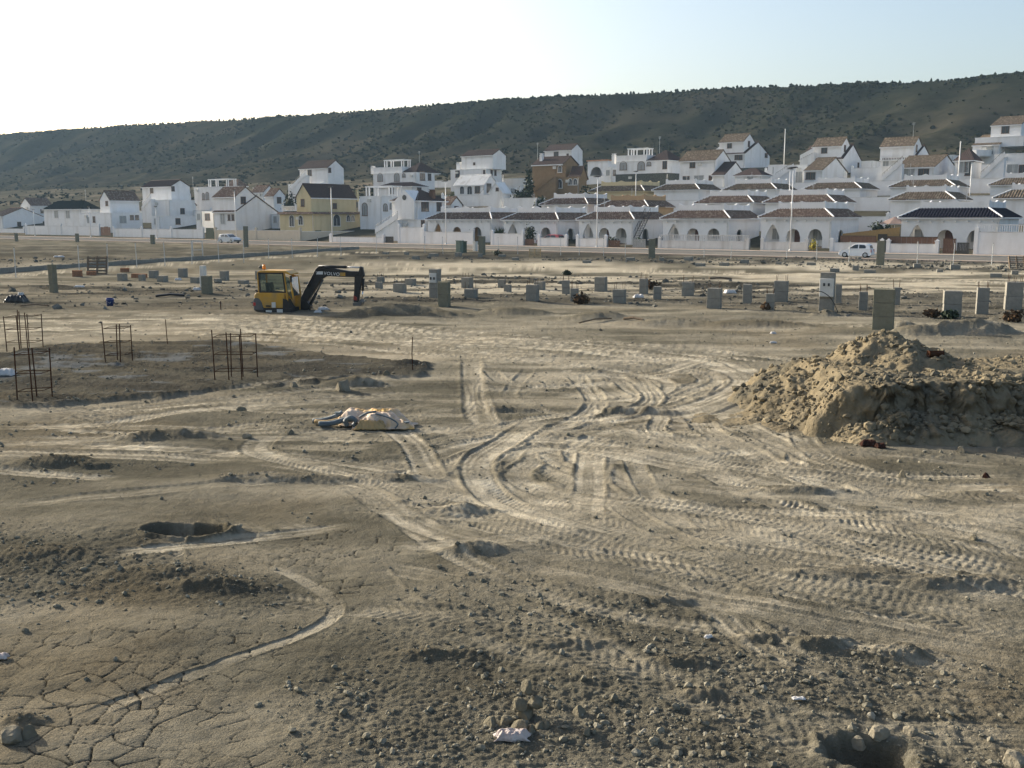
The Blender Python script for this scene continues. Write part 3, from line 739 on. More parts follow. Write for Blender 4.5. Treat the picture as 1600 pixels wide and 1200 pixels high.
# ---------------------------------------------------------------- street, town slope, hill
def uv_sheet(name, mat, u0, u1, nu, vs, zf, jitter=0.0, seed=0):
    us = np.linspace(u0, u1, nu); vs = np.asarray(vs, float)
    VV, UU = np.meshgrid(vs, us, indexing='ij')
    ZZ = zf(UU, VV)
    X = UU * UX + (VV + V0) * NX; Y = UU * UY + (VV + V0) * NY
    return structure(link(name, np_mesh(name, np.stack([X.ravel(), Y.ravel(), ZZ.ravel()], 1), grid_quads(len(vs), nu), mat)))
uv_sheet("road", "asphalt", -420, 90, 60, [-14.5, -8, -3.0], lambda u, v: 0.0 * u + 0.02)
for nm, va, vb, mt in (("pavement", -2.78, 0.4, "pavement"), ("kerb", -3.0, -2.78, "kerb"), ("pavement_verge", -16.0, -14.7, "pavement"), ("kerb_near", -14.7, -14.5, "kerb")):
    b = MB()
    for k in range(34):
        ua, ub = -420 + k * 15, -420 + (k + 1) * 15 - 0.02
        p = [uv_to_xy(ua, va), uv_to_xy(ub, va), uv_to_xy(ub, vb), uv_to_xy(ua, vb)]
        n0 = len(b.v)
        zt = 0.13 if va > -5 else 0.05
        if 'kerb' in nm: zt += 0.003
        for z in (-0.3, zt):
            for q in p: b.v.append((q[0], q[1], z))
        for q in ((4, 5, 6, 7), (0, 1, 5, 4), (1, 2, 6, 5), (2, 3, 7, 6), (3, 0, 4, 7)): b.f.append(tuple(n0 + i for i in q))
    structure(b.build(nm, mt))
def town_height(u, v):
    return 0.10 + np.maximum(0.0, v - 2.0) * 0.136 + 0.5 * (fbm(u / 14, v / 14, 401, 3) - 0.5) * sstep(8, 40, v)
uv_sheet("town_slope", "town_soil", -520, 160, 240, np.linspace(0.38, 125, 60), town_height)

SKY_PX = [(-300, 228), (0, 207), (200, 192), (400, 181), (600, 166), (750, 153), (850, 146), (1000, 139), (1100, 134), (1200, 129), (1300, 124), (1400, 123), (1480, 119), (1560, 111), (1600, 106), (1900, 92)]
CREST_V = 290.0
cu = [ray_v(x, y, CREST_V) for x, y in SKY_PX]
cu_u = np.array([p[0] for p in cu]); cu_z = np.array([p[1] for p in cu])
def hill_height(u, v):
    crest = np.interp(u, cu_u, cu_z) - 2.2
    foot = 0.10 + 116 * 0.136
    t = (v - 118.0) / (CREST_V - 118.0)
    # gentle scrub slope with gullies, then a steeper scarp under the plateau edge
    warp = 0.16 * (fbm(u / 90.0, v / 200.0, 411, 3) - 0.5) + 0.05 * (fbm(u / 25.0, v / 60, 415, 3) - 0.5)
    tt = np.clip(t + warp * sstep(0.1, 0.5, t) * sstep(1.0, 0.8, t), 0, 1)
    prof = 0.42 * sstep(0, 1, tt / 0.62) * np.clip(tt / 0.62, 0, 1) ** 0.35 + 0.58 * sstep(0.50, 1.0, tt)
    h = foot + (crest - foot) * prof
    gul = np.abs(fbm(u / 38.0, v / 130.0, 421, 4) - 0.5) * 2
    h = h - 9.0 * (0.35 - gul) * sstep(0.05, 0.4, t) * sstep(1.0, 0.75, t) * (gul < 0.35) + 3.2 * (fbm(u / 15, v / 15, 431, 4) - 0.5) * sstep(0, 0.15, t) * sstep(1.02, 0.92, t)
    h = np.where(t < 0, foot + (v - 118.0) * 0.136 - 0.4, h)
    h = np.where(t > 1.0, crest - (v - CREST_V) * 0.05 + 0.6 * (fbm(u / 12, v / 12, 433, 2) - .5), h)
    return h
hv = np.concatenate([np.linspace(108, 300, 130), np.linspace(306, 520, 10)])
def hill_material():
    m = MATS["hill_soil"]; N, L, B = m.node_tree.nodes, m.node_tree.links, m.node_tree.nodes["Principled BSDF"]
    old = B.inputs["Base Color"].links[0].from_socket
    tc = N.new("ShaderNodeTexCoord"); sp_ = N.new("ShaderNodeSeparateXYZ"); L.new(tc.outputs["Object"], sp_.inputs[0])
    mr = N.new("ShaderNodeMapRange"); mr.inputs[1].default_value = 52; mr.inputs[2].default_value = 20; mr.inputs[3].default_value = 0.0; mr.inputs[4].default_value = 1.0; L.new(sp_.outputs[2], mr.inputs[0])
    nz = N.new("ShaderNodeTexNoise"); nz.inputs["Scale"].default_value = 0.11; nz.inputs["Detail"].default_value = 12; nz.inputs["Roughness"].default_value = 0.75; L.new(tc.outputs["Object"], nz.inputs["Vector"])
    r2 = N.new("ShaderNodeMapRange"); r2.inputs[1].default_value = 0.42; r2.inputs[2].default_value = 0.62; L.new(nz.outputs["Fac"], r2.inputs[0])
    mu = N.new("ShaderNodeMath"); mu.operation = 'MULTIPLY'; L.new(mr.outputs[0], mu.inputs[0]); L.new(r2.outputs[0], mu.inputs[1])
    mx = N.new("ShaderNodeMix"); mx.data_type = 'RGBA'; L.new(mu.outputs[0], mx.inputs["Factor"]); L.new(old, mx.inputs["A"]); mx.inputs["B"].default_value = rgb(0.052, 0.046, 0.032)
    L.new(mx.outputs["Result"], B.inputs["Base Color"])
hill_material()
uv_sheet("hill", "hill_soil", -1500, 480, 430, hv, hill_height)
# scrub and trees on the hill
rng = np.random.default_rng(12)
nn = 34000
vb = 62 + 230 * rng.random(nn); Vd = vb + V0
tl = -0.62 + 1.22 * rng.random(nn)                       # spread over the visible fan of the hill
db = Vd / (tl * NX + NY)
xb = tl * db; yb = db
ub = xb * UX + yb * UY
ok = (ub > -1350) & (ub < 420) & ((vb > 116) | (ub < -185 + 0 * vb))
den = fbm(ub / 30.0, vb / 30.0, 441, 4)
ok &= rng.random(nn) < np.clip((den - 0.36) * 3.4, 0.04, 0.9) * (0.55 + 0.45 * sstep(170, 230, vb))
ub, vb, xb, yb = ub[ok], vb[ok], xb[ok], yb[ok]
sb = (0.22 + 0.42 * rng.random(len(ub)) ** 1.8) * (1 + 0.0012 * np.maximum(0, yb - 200))
zb = np.where(vb > 117, hill_height(ub, vb), town_height(ub, vb))
Vc, Tc = blobs(np.stack([xb, yb, zb + sb * 0.3], 1), sb, rng, ICO0, 0.8, 0.45)
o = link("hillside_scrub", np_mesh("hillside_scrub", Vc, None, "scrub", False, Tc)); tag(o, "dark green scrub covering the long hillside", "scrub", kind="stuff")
nn = 3000
us = -1350 + 1760 * rng.random(nn); vs = CREST_V - 3 + 26 * rng.random(nn) ** 1.4
sp = 0.32 + 0.38 * rng.random(nn)
Xs = us * UX + (vs + V0) * NX; Ys = us * UY + (vs + V0) * NY
zs = hill_height(us, vs)
Vc, Tc = blobs(np.stack([Xs, Ys, zs + sp * 0.8], 1), sp, rng, ICO0, 1.25, 0.4)
o = link("ridge_pines", np_mesh("ridge_pines", Vc, None, "pine", False, Tc)); tag(o, "line of small dark pines along the ridge against the sky", "pines", kind="stuff")
# small antenna hut on the ridge, far left

# ---------------------------------------------------------------- house building kit (local x along the street, y away from it)
WIN = {}
def window_meshes(w, h, style):
    key = (round(w, 2), round(h, 2), style)
    if key in WIN: return WIN[key]
    arch = style.startswith('arch')
    fr = {'plain': 'window_brown', 'arch_brown': 'window_brown', 'arch_white': 'white_paint', 'white': 'white_paint', 'arch_grey': 'shutter_grey', 'shutter': 'plaster_grey_white'}.get(style, 'plaster_grey_white')
    pn = 'shutter_grey' if style in ('shutter', 'arch_shutter', 'arch_brown') else 'dark_window'
    b = MB(); t = 0.09
    hb = h - (w * 0.45 if arch else 0)
    b.box(-w / 2 - t, -w / 2, -0.06, 0.04, 0, hb); b.box(w / 2, w / 2 + t, -0.06, 0.04, 0, hb)
    b.box(-w / 2 - t - 0.05, w / 2 + t + 0.05, -0.10, 0.04, -0.10, 0)
    b.box(-0.025, 0.025, -0.045, 0.02, 0, hb)
    p = MB()
    if arch:
        n = 8; ro = w / 2 + t; ri = w / 2; k = 0.9
        po = [(math.cos(math.pi * i / n), math.sin(math.pi * i / n) * k) for i in range(n + 1)]
        for i in range(n):
            b.prism([(po[i][0] * ri, hb + po[i][1] * ri), (po[i][0] * ro, hb + po[i][1] * ro), (po[i + 1][0] * ro, hb + po[i + 1][1] * ro), (po[i + 1][0] * ri, hb + po[i + 1][1] * ri)], -0.06, 0.04)
        p.prism([(-w / 2, 0), (w / 2, 0)] + [(c * ri, hb + s * ri) for c, s in po], -0.015, 0.01)
    else:
        b.box(-w / 2 - t, w / 2 + t, -0.06, 0.04, hb, hb + t)
        p.box(-w / 2, w / 2, -0.015, 0.01, 0, hb)
    WIN[key] = (b.mesh("window", fr), p.mesh("pane", pn))
    return WIN[key]
DOORS = {}
def door_mesh(w, h, mat, arch=True):
    key = (w, h, mat, arch)
    if key not in DOORS:
        pts = [(-w / 2, 0), (w / 2, 0), (w / 2, h - w * 0.4)]
        if arch: pts += [(w / 2 * math.cos(a), h - w * 0.4 + w * 0.4 * math.sin(a)) for a in (math.pi * k / 6 for k in range(1, 6))] + [(-w / 2, h - w * 0.4)]
        else: pts = [(-w / 2, 0), (w / 2, 0), (w / 2, h), (-w / 2, h)]
        b = MB().prism(pts, -0.05, 0.03)
        for (a, c) in ((0.12, 0.42), (0.5, 0.78)): b.box(-w * 0.32, w * 0.32, -0.065, -0.05, h * a, h * c)
        DOORS[key] = (b.mesh("door", mat), MB().box(w * 0.33, w * 0.39, -0.13, -0.05, h * 0.46, h * 0.5).mesh("handle", "galvanised"))
    return DOORS[key]

def slope_tiles(b, o, a, up, L, ins0=0.0, ins1=0.0, p=0.30, amp=0.05):
    """barrel tiles: strips running up the slope from the eave line o + s*a (unit a), up = full slope vector, hips shorten the ends"""
    o, a, up = np.array(o, float), np.array(a, float), np.array(up, float)
    nrm = np.cross(a, up); nrm /= np.linalg.norm(nrm)
    if nrm[2] < 0: nrm = -nrm
    n = max(2, int(L / (p / 2))); ds = L / n
    def tm(s):
        t = 1.0
        if ins0 > 0: t = min(t, s / ins0)
        if ins1 > 0: t = min(t, (L - s) / ins1)
        return max(0.0, t)
    prev = None
    for k in range(n + 1):
        s = k * ds
        off = nrm * (0.02 + (amp if k % 2 else 0.0))
        lo = o + a * s + off; hi = o + a * s + up * tm(s) + off
        if prev is not None: b.quad(tuple(prev[0]), tuple(lo), tuple(hi), tuple(prev[1]))
        prev = (lo, hi)

class House:
    def __init__(self, name, label, v, x0, yb, cat="house", group=None):
        u, _ = ray_v(x0, yb, v)
        self.u, self.v = u, v
        self.z = town_z(v) - 0.05
        xy = uv_to_xy(u, v)
        self.root = thing(name, label, cat, (xy[0], xy[1], self.z), STREET_ROT, group)
        self.B = None
    def frame(self, v, x0, x1, x2, ye, yb, dmin=2.5, dmax=14.0):
        u0, _ = ray_v(x0, ye, v); u1, ze = ray_v(x1, ye, v); _, zb = ray_v(x1, yb, v)
        d, _ = ray_u(x2, ye, u1); d = min(max(d - v, dmin), dmax)
        return (u0 - self.u, u1 - self.u, v - self.v, v - self.v + d, zb - self.z, ze - self.z)
    def block(self, v, x0, x1, x2, ye, yb, roof='flat', rise=1.2, wall='plaster_white', rmat='roof_brown', dmin=2.5, dmax=14.0, ground=True, over=0.28, raw=None):
        X0, X1, Y0, Y1, z0, z1 = raw or self.frame(v, x0, x1, x2, ye, yb, dmin, dmax)
        if ground: z0 = min(z0, town_z(v) - self.z) - 0.7
        self.B = (X0, X1, Y0, Y1, z0, z1)
        b = MB(); R = self.root
        b.box(X0, X1, Y0, Y1, z0, z1)
        ym, xm = (Y0 + Y1) / 2, (X0 + X1) / 2
        rb = MB(); tl = MB(); tr = MB()
        if roof == 'gu':
            for x in (X0, X1): b.tri((x, Y0, z1), (x, Y1, z1), (x, ym, z1 + rise))
            k = rise / (ym - Y0)
            ya, yb_ = Y0 - over, Y1 + over; za = z1 - k * over
            xa, xb = X0 - 0.12, X1 + 0.12
            rb.prism_x([(ya, za + 0.03), (ym, z1 + rise + 0.03), (yb_, za + 0.03), (yb_, za + 0.13), (ym, z1 + rise + 0.13), (ya, za + 0.13)], xa, xb)
            slope_tiles(tl, (xa, ya, za + 0.13), (1, 0, 0), (0, ym - ya, z1 + rise - za), xb - xa)
            slope_tiles(tl, (xa, yb_, za + 0.13), (1, 0, 0), (0, ym - yb_, z1 + rise - za), xb - xa)
            tr.box(xa, xb, ya - 0.05, ya + 0.02, za - 0.08, za + 0.10)
            tl.tube([(xa, ym, z1 + rise + 0.17), (xb, ym, z1 + rise + 0.17)], 0.10, 6)
        elif roof == 'gv':
            for y in (Y0, Y1): b.tri((X0, y, z1), (X1, y, z1), (xm, y, z1 + rise))
            k = rise / (xm - X0)
            xa, xb = X0 - over, X1 + over; za = z1 - k * over
            ya, yb_ = Y0 - 0.12, Y1 + 0.12
            rb.prism([(xa, za + 0.03), (xm, z1 + rise + 0.03), (xb, za + 0.03), (xb, za + 0.13), (xm, z1 + rise + 0.13), (xa, za + 0.13)], ya, yb_)
            slope_tiles(tl, (xb, ya, za + 0.13), (0, 1, 0), (xm - xb, 0, z1 + rise - za), yb_ - ya)
            slope_tiles(tl, (xa, ya, za + 0.13), (0, 1, 0), (xm - xa, 0, z1 + rise - za), yb_ - ya)
            tr.box(xb - 0.02, xb + 0.05, ya, yb_, za - 0.08, za + 0.10)
            tl.tube([(xm, ya, z1 + rise + 0.17), (xm, yb_, z1 + rise + 0.17)], 0.10, 6)
        elif roof == 'hip':
            xa, xb, ya, yb_ = X0 - over, X1 + over, Y0 - over, Y1 + over
            hy = (yb_ - ya) / 2; hx = min(hy, (xb - xa) / 2)
            rb.box(xa, xb, ya, yb_, z1 - 0.1, z1 + 0.02)
            zt = z1 + rise
            slope_tiles(tl, (xa, ya, z1 + 0.04), (1, 0, 0), (0, hy, rise), xb - xa, hx, hx)
            slope_tiles(tl, (xa, yb_, z1 + 0.04), (1, 0, 0), (0, -hy, rise), xb - xa, hx, hx)
            slope_tiles(tl, (xb, ya, z1 + 0.04), (0, 1, 0), (-hx, 0, rise), yb_ - ya, hy, hy)
            slope_tiles(tl, (xa, ya, z1 + 0.04), (0, 1, 0), (hx, 0, rise), yb_ - ya, hy, hy)
            tr.box(xa - 0.03, xb + 0.03, ya - 0.05, ya, z1 - 0.12, z1 + 0.06); tr.box(xb, xb + 0.05, ya, yb_, z1 - 0.12, z1 + 0.06)
        else:
            tr.box(X0 - 0.06, X1 + 0.06, Y0 - 0.06, Y0 + 0.16, z1, z1 + 0.12); tr.box(X1 - 0.16, X1 + 0.06, Y0 + 0.16, Y1 + 0.06, z1, z1 + 0.12)
            tr.box(X0 - 0.06, X0 + 0.16, Y0 + 0.16, Y1 + 0.06, z1, z1 + 0.12); tr.box(X0 + 0.16, X1 - 0.16, Y1 - 0.16, Y1 + 0.06, z1, z1 + 0.12)
        b.build("wall", wall, R)
        if ground and z1 - z0 > 3:
            q = random.Random(int(x1 * 7))
            MB().tube([(X1 - .18, Y0 - .06, z0), (X1 - .18, Y0 - .06, z1 - .1)], .045, 6).build("downpipe", "galvanised", R)
            if q.random() < .6 and X1 - X0 > 4:
                a = X0 + .8 + q.random() * (X1 - X0 - 2.2); zz = z1 - .9
                MB().box(a, a + .75, Y0 - .3, Y0 - .003, zz, zz + .5).build("air_conditioner", "cabinet_white", R)
        if rb.v:
            ro = rb.build("roof", rmat, R)
            t = tl.build("roof_tiles", rmat, ro); t["kind"] = "stuff"
            tr.build("eave_trim", "plaster_white", ro)
        elif tr.v: tr.build("coping", wall, R)
        return self
    def _place(self, face, px, py):
        X0, X1, Y0, Y1, z0, z1 = self.B
        if face == 'f':
            u, z = ray_v(px, py, self.v + Y0); return (u - self.u, Y0, z - self.z), 0.0
        v, z = ray_u(px, py, self.u + X1); return (X1, v - self.v, z - self.z), math.pi / 2
    def win(self, face, px, py, w=0.9, h=1.1, style='plain'):
        """window centred on the pixel of its wall"""
        (x, y, z), rz = self._place(face, px, py)
        X0, X1, Y0, Y1, z0, z1 = self.B
        if face == 'f': x = min(max(x, X0 + w * .5 + .15), X1 - w * .5 - .15)
        else: y = min(max(y, Y0 + w * .5 + .15), Y1 - w * .5 - .15)
        f, p = window_meshes(w, h, style)
        o = link("window", f, self.root, loc=(x, y, z - h / 2)); o.rotation_euler = (0, 0, rz)
        link("pane", p, o)
        return self
    def door(self, face, px, py, w=1.0, h=2.1, mat='door_brown', arch=False, y_in=None):
        (x, y, z), rz = self._place(face, px, py)
        d, hd = door_mesh(w, h, mat, arch)
        o = link("door", d, self.root, loc=(x, y, z - h)); o.rotation_euler = (0, 0, rz)
        link("handle", hd, o)
        return self
    def stairs(self, v, xa, ya, xb, yb, width=1.1, rail=True, wall='plaster_white'):
        """outside stair rising from pixel a (foot) to pixel b (top) on the plane v"""
        u0, z0 = ray_v(xa, ya, v); u1, z1 = ray_v(xb, yb, v)
        n = max(4, int(abs(z1 - z0) / 0.19))
        pts = []
        for i in range(n):
            ua = u0 + (u1 - u0) * i / n; ub = u0 + (u1 - u0) * (i + 1) / n; zz = z0 + (z1 - z0) * (i + 1) / n
            pts += [(ua - self.u, zz - self.z), (ub - self.u, zz - self.z)]
        zl = min(z0, town_z(v)) - self.z - 0.5
        poly = [(u0 - self.u, zl)] + pts + [(u1 - self.u, zl)]
        Y = v - self.v
        MB().prism(poly, Y, Y + width).build("staircase", wall, self.root)
        MB().prism([(u0 - self.u, z0 - self.z + 0.1), (u1 - self.u, z1 - self.z + 0.1), (u1 - self.u, z1 - self.z + 0.95), (u0 - self.u, z0 - self.z + 0.95)], Y - 0.14, Y - 0.003).build("stair_parapet", wall, self.root)
        if rail:
            r = MB()
            A = np.array((u0 - self.u, Y - 0.07, z0 - self.z + 0.95)); C = np.array((u1 - self.u, Y - 0.07, z1 - self.z + 0.95))
            r.tube([A + (0, 0, .35), C + (0, 0, .35)], 0.03, 5)
            for i in range(9):
                q = A + (C - A) * i / 8; r.tube([q, q + (0, 0, .35)], 0.018, 4)
            r.build("railing", "dark_metal", self.root)
        return self
    def pergola(self, v, x0, x1, yt, yb, d=2.2, mat='plaster_white'):
        u0, zt = ray_v(x0, yt, v); u1, zb = ray_v(x1, yb, v)
        X0, X1, Y, zt, zb = u0 - self.u, u1 - self.u, v - self.v, zt - self.z, zb - self.z - 0.3
        b = MB()
        for x in (X0, X0 + 0.75 * 1, X1 - 0.9, X1 - 0.2):
            for y in (Y, Y + d): b.box(x, x + 0.2, y, y + 0.2, zb, zt - 0.22)
        b.box(X0 - 0.08, X1 + 0.08, Y - 0.05, Y + 0.25, zt - 0.22, zt); b.box(X0 - 0.08, X1 + 0.08, Y + d - 0.05, Y + d + 0.25, zt - 0.22, zt)
        for x in (X0, X1 - 0.2): b.box(x, x + 0.2, Y + 0.25, Y + d - 0.05, zt - 0.2, zt - 0.02)
        b.build("pergola", mat, self.root)
        return self
    def chimney(self, px, py, v, h=0.9, w=0.5, mat='plaster_white'):
        u, z = ray_v(px, py, v)
        x, y, z = u - self.u, v - self.v, z - self.z
        b = MB().box(x - w / 2, x + w / 2, y, y + w, z - h - .5, z)
        b.box(x - w / 2 - .06, x + w / 2 + .06, y - .06, y + w + .06, z, z + 0.1)
        for dx in (-1, 1): b.box(x + dx * w * .35 - .05, x + dx * w * .35 + .05, y + .05, y + w - .05, z + 0.1, z + 0.32)
        b.box(x - w / 2 - .03, x + w / 2 + .03, y - .03, y + w + .03, z + .32, z + .4)
        b.build("chimney", mat, self.root)
        return self
    def terrace_rail(self, v, x0, x1, y, h=0.9, mat='plaster_white'):
        u0, z = ray_v(x0, y, v); u1, _ = ray_v(x1, y, v)
        X0, X1, Y, z = u0 - self.u, u1 - self.u, v - self.v, z - self.z
        b = MB().box(X0, X1, Y - 0.1, Y + 0.1, z - 0.1, z)
        b.box(X0, X1, Y - 0.1, Y + 0.1, z - h, z - h + 0.12)
        n = max(3, int((X1 - X0) / 0.28))
        for k in range(n + 1):
            x = X0 + (X1 - X0) * k / n
            b.box(x - 0.05, x + 0.05, Y - 0.05, Y + 0.05, z - h + 0.12, z - 0.1)
        for x in (X0 + .1, X1 - .1): b.box(x - .13, x + .13, Y - .14, Y + .14, z - h, z + 0.18)
        b.build("balustrade", mat, self.root)
        return self
    def tv_mast(self, px, v, y0, y1):
        u, zt = ray_v(px, y0, v); _, zb = ray_v(px, y1, v)
        x, y = u - self.u, v - self.v
        b = MB().tube([(x, y, zb - self.z - 1.2), (x, y, zt - self.z)], 0.035, 5)
        for k in range(4): b.box(x - 0.35 + k * .04, x + 0.35 - k * .04, y - 0.012, y + 0.012, zt - self.z - 0.12 - k * 0.13, zt - self.z - 0.09 - k * 0.13)
        b.build("television_mast", "galvanised", self.root)
        return self

# walls with arched openings: vertical slices whose lower edge follows the arch
def arch_wall(b, x0, x1, y0, y1, z0, z1, arches, pointed=()):
    xs = set([x0, x1])
    for (c, w, sp) in arches:
        for k in range(11): xs.add(c - w / 2 + w * k / 10)
    xs = sorted(x for x in xs if x0 - 1e-6 <= x <= x1 + 1e-6)
    def low(xm, x):
        for i, (c, w, sp) in enumerate(arches):
            if abs(xm - c) < w / 2:
                t = min(1.0, abs(x - c) / (w / 2))
                if i in pointed: return min(z1 - .15, z0 + sp + w * 0.85 * (1 - t ** 1.5))
                return min(z1 - .15, z0 + sp + w * 0.55 * math.sqrt(max(0, 1 - t * t)))
        return z0
    for a, c in zip(xs[:-1], xs[1:]):
        if c - a < 1e-5: continue
        m = (a + c) / 2; la, lc = low(m, a), low(m, c)
        n = len(b.v)
        b.v += [(a, y0, la), (c, y0, lc), (c, y1, lc), (a, y1, la), (a, y0, z1), (c, y0, z1), (c, y1, z1), (a, y1, z1)]
        for q in ((0, 1, 5, 4), (2, 3, 7, 6), (0, 3, 2, 1), (4, 5, 6, 7)): b.f.append(tuple(n + i for i in q))
    # jambs
    for (c, w, sp) in arches:
        for s in (-1, 1):
            x = c + s * w / 2
            b.quad((x, y0, z0), (x, y1, z0), (x, y1, z0 + sp), (x, y0, z0 + sp))
    for x in (x0, x1): b.quad((x, y0, z0), (x, y1, z0), (x, y1, z1), (x, y0, z1))
def scallop(b, p0, p1, th, z0, h, n):
    """parapet whose top edge dips in shallow curves between raised points"""
    p0, p1 = np.array(p0, float), np.array(p1, float)
    d = p1 - p0; L = np.linalg.norm(d); d /= L; q = np.array((-d[1], d[0])) * th
    K = n * 6
    for k in range(K):
        sa, sb = k / K, (k + 1) / K
        def top(s):
            f = (s * n) % 1.0 if s < 1 else 1.0
            return z0 + h - 0.24 * (1 - abs(2 * f - 1) ** 5)
        fa, fb = top(sa + 1e-6), top(sb - 1e-6)
        A, C = p0 + d * L * sa, p0 + d * L * sb
        nb = len(b.v)
        b.v += [(A[0], A[1], z0), (C[0], C[1], z0), (C[0] + q[0], C[1] + q[1], z0), (A[0] + q[0], A[1] + q[1], z0), (A[0], A[1], fa), (C[0], C[1], fb), (C[0] + q[0], C[1] + q[1], fb), (A[0] + q[0], A[1] + q[1], fa)]
        for f in ((0, 1, 5, 4), (2, 3, 7, 6), (4, 5, 6, 7)): b.f.append(tuple(nb + i for i in f))
        if k in (0,): b.f.append((nb, nb + 4, nb + 7, nb + 3))
        if k == K - 1: b.f.append((nb + 1, nb + 2, nb + 6, nb + 5))

def bungalow(name, label, v, x0, x1, x2, ye, yb, arches=True, wall='plaster_white', inner=None, roof='roof_brown', par=None, d=9.0, side_arch=True, group="terraced bungalows", h=None, ladder=False, par_h=0.95, dark_arch=False):
    H = House(name, label, v, x0, yb, "bungalow", group)
    X0, X1, Y0, Y1, z0, z1 = H.frame(v, x0, x1, x2, ye, yb, d, d)
    z0 = town_z(v) - H.z
    if h: z1 = z0 + h
    R = H.root; w = X1 - X0
    par = par or wall; inner = inner or wall
    pz = 1.35 if arches else 0.0
    MB().box(X0, X1 - (1.1 if arches and side_arch else 0), Y0 + pz, Y1, z0 - 0.8, z1).build("wall", inner, R)
    if arches:
        b = MB()
        fr = (0.17, 0.47, 0.78) if w > 6 else (0.25, 0.7)
        arch_wall(b, X0, X1, Y0, Y0 + 0.24, z0, z1, [(X0 + w * f, min(1.75, w * 0.2), 1.25) for f in fr], (0,))
        b.build("arcade", wall, R)
        if side_arch:
            c = MB()
            arch_wall(c, 0, Y1 - Y0 - 0.26, 0, 0.24, z0, z1, [((Y1 - Y0) * 0.32, 1.6, 1.2)])
            c.v = [(X1 - q[1], Y0 + 0.25 + q[0], q[2]) for q in c.v]
            c.build("arcade", wall, R)
        MB().box(X0, X1, Y0 + 0.02, Y0 + 1.5, z0 - 0.8, z0 + 0.06).build("porch_floor", "pavement", R)
        f, p = window_meshes(1.15, 1.25, 'shutter')
        for fx in (fr[0], fr[-1] - 0.02):
            o = link("window", f, R, loc=(X0 + w * fx, Y0 + pz, z0 + 0.95)); link("pane", p, o)
        dm, hd = door_mesh(1.05, 2.2, 'door_brown', True)
        o = link("door", dm, R, loc=(X0 + w * fr[1] + 0.15, Y0 + pz, z0 + 0.06)); link("handle", hd, o)
        if side_arch:
            o = link("window", f, R, loc=(X1 - 1.1, Y0 + (Y1 - Y0) * 0.36, z0 + 0.95)); o.rotation_euler = (0, 0, math.pi / 2); link("pane", p, o)
        # projecting rafter ends under the eave
        rf = MB()
        n = max(5, int(w / 1.2))
        for k in range(n):
            x = X0 + (k + 0.5) * w / n
            rf.box(x - 0.09, x + 0.09, Y0 - 0.32, Y0, z1 - 0.42, z1 - 0.28)
        rf.box(X0 - .05, X1 + .05, Y0 - 0.12, Y0 - .003, z1 - 0.26, z1 - 0.14)
        rf.build("cornice", wall, R)
    # tiled skirt on three sides around a flat roof terrace
    ov, sb_, up = 0.34, 1.45, 0.98
    xa, xb, ya = X0 - ov, X1 + ov, Y0 - ov
    rb = MB().box(xa, xb, ya, Y1, z1 - 0.10, z1 + 0.02)
    ro = rb.build("roof", wall, R)
    tl = MB()
    slope_tiles(tl, (xa, ya, z1 + 0.03), (1, 0, 0), (0, sb_ + ov, up), xb - xa, sb_ + ov, sb_ + ov, 0.32, 0.10)
    slope_tiles(tl, (xb, ya, z1 + 0.03), (0, 1, 0), (-sb_ - ov, 0, up), Y1 - ya, sb_ + ov, 0, 0.32, 0.10)
    slope_tiles(tl, (xa, ya, z1 + 0.03), (0, 1, 0), (sb_ + ov, 0, up), Y1 - ya, sb_ + ov, 0, 0.32, 0.10)
    t = tl.build("roof_tiles", roof, ro); t["kind"] = "stuff"
    for (cx, sx) in ((xb, -1), (xa, 1)):
        MB().tube([(cx, ya, z1 + 0.10), (cx + sx * (sb_ + ov), Y0 + sb_, z1 + up + 0.10)], 0.10, 6).build("hip_ridge", "plaster_white", ro)
    pb = MB()
    ix0, ix1, iy = X0 + sb_, X1 - sb_, Y0 + sb_
    scallop(pb, (ix0, iy), (ix1, iy), 0.2, z1 + 0.03, up + par_h, 2)
    scallop(pb, (ix1, iy + .22), (ix1, Y1), 0.2, z1 + 0.03, up + par_h, 2)
    scallop(pb, (ix0, iy + .22), (ix0, Y1), -0.2, z1 + 0.03, up + par_h, 2)
    pb.build("parapet", par, R)
    MB().box(ix0 + .01, ix1 - .01, iy + .23, Y1, z1 + 0.022, z1 + up - 0.25).build("roof_terrace", "roof_terrace", R)
    q = random.Random(int(x0))
    if q.random() < .75:
        a, c = ix0 + .8 + q.random() * max(.1, ix1 - ix0 - 2), iy + 1.2 + q.random() * 2
        zt = z1 + up - .25
        t = MB().box(a, a + .9, c, c + .7, zt, zt + .12 + q.random() * .2); t.tube([(a + .1, c + .35, zt + .75), (a + .8, c + .35, zt + .75)], .3, 10)
        t.build("water_tank", "cabinet_white", R)
    if q.random() < .8:
        a, c = ix0 + .5 + q.random() * max(.1, ix1 - ix0 - 1), iy + .8
        t = MB().tube([(a, c, z1 + up), (a, c, z1 + up + 1.6 + q.random())], .025, 5)
        for k in range(3): t.box(a - .3 + k * .05, a + .3 - k * .05, c - .01, c + .01, z1 + up + 1.5 - k * .14, z1 + up + 1.52 - k * .14)
        t.build("aerial", "galvanised", R)
    if arches and q.random() < .7:
        t = MB().tube([(X1 - .15, Y0 - .09, z0), (X1 - .15, Y0 - .09, z1 - .45)], .045, 6)
        t.build("downpipe", "galvanised", R)
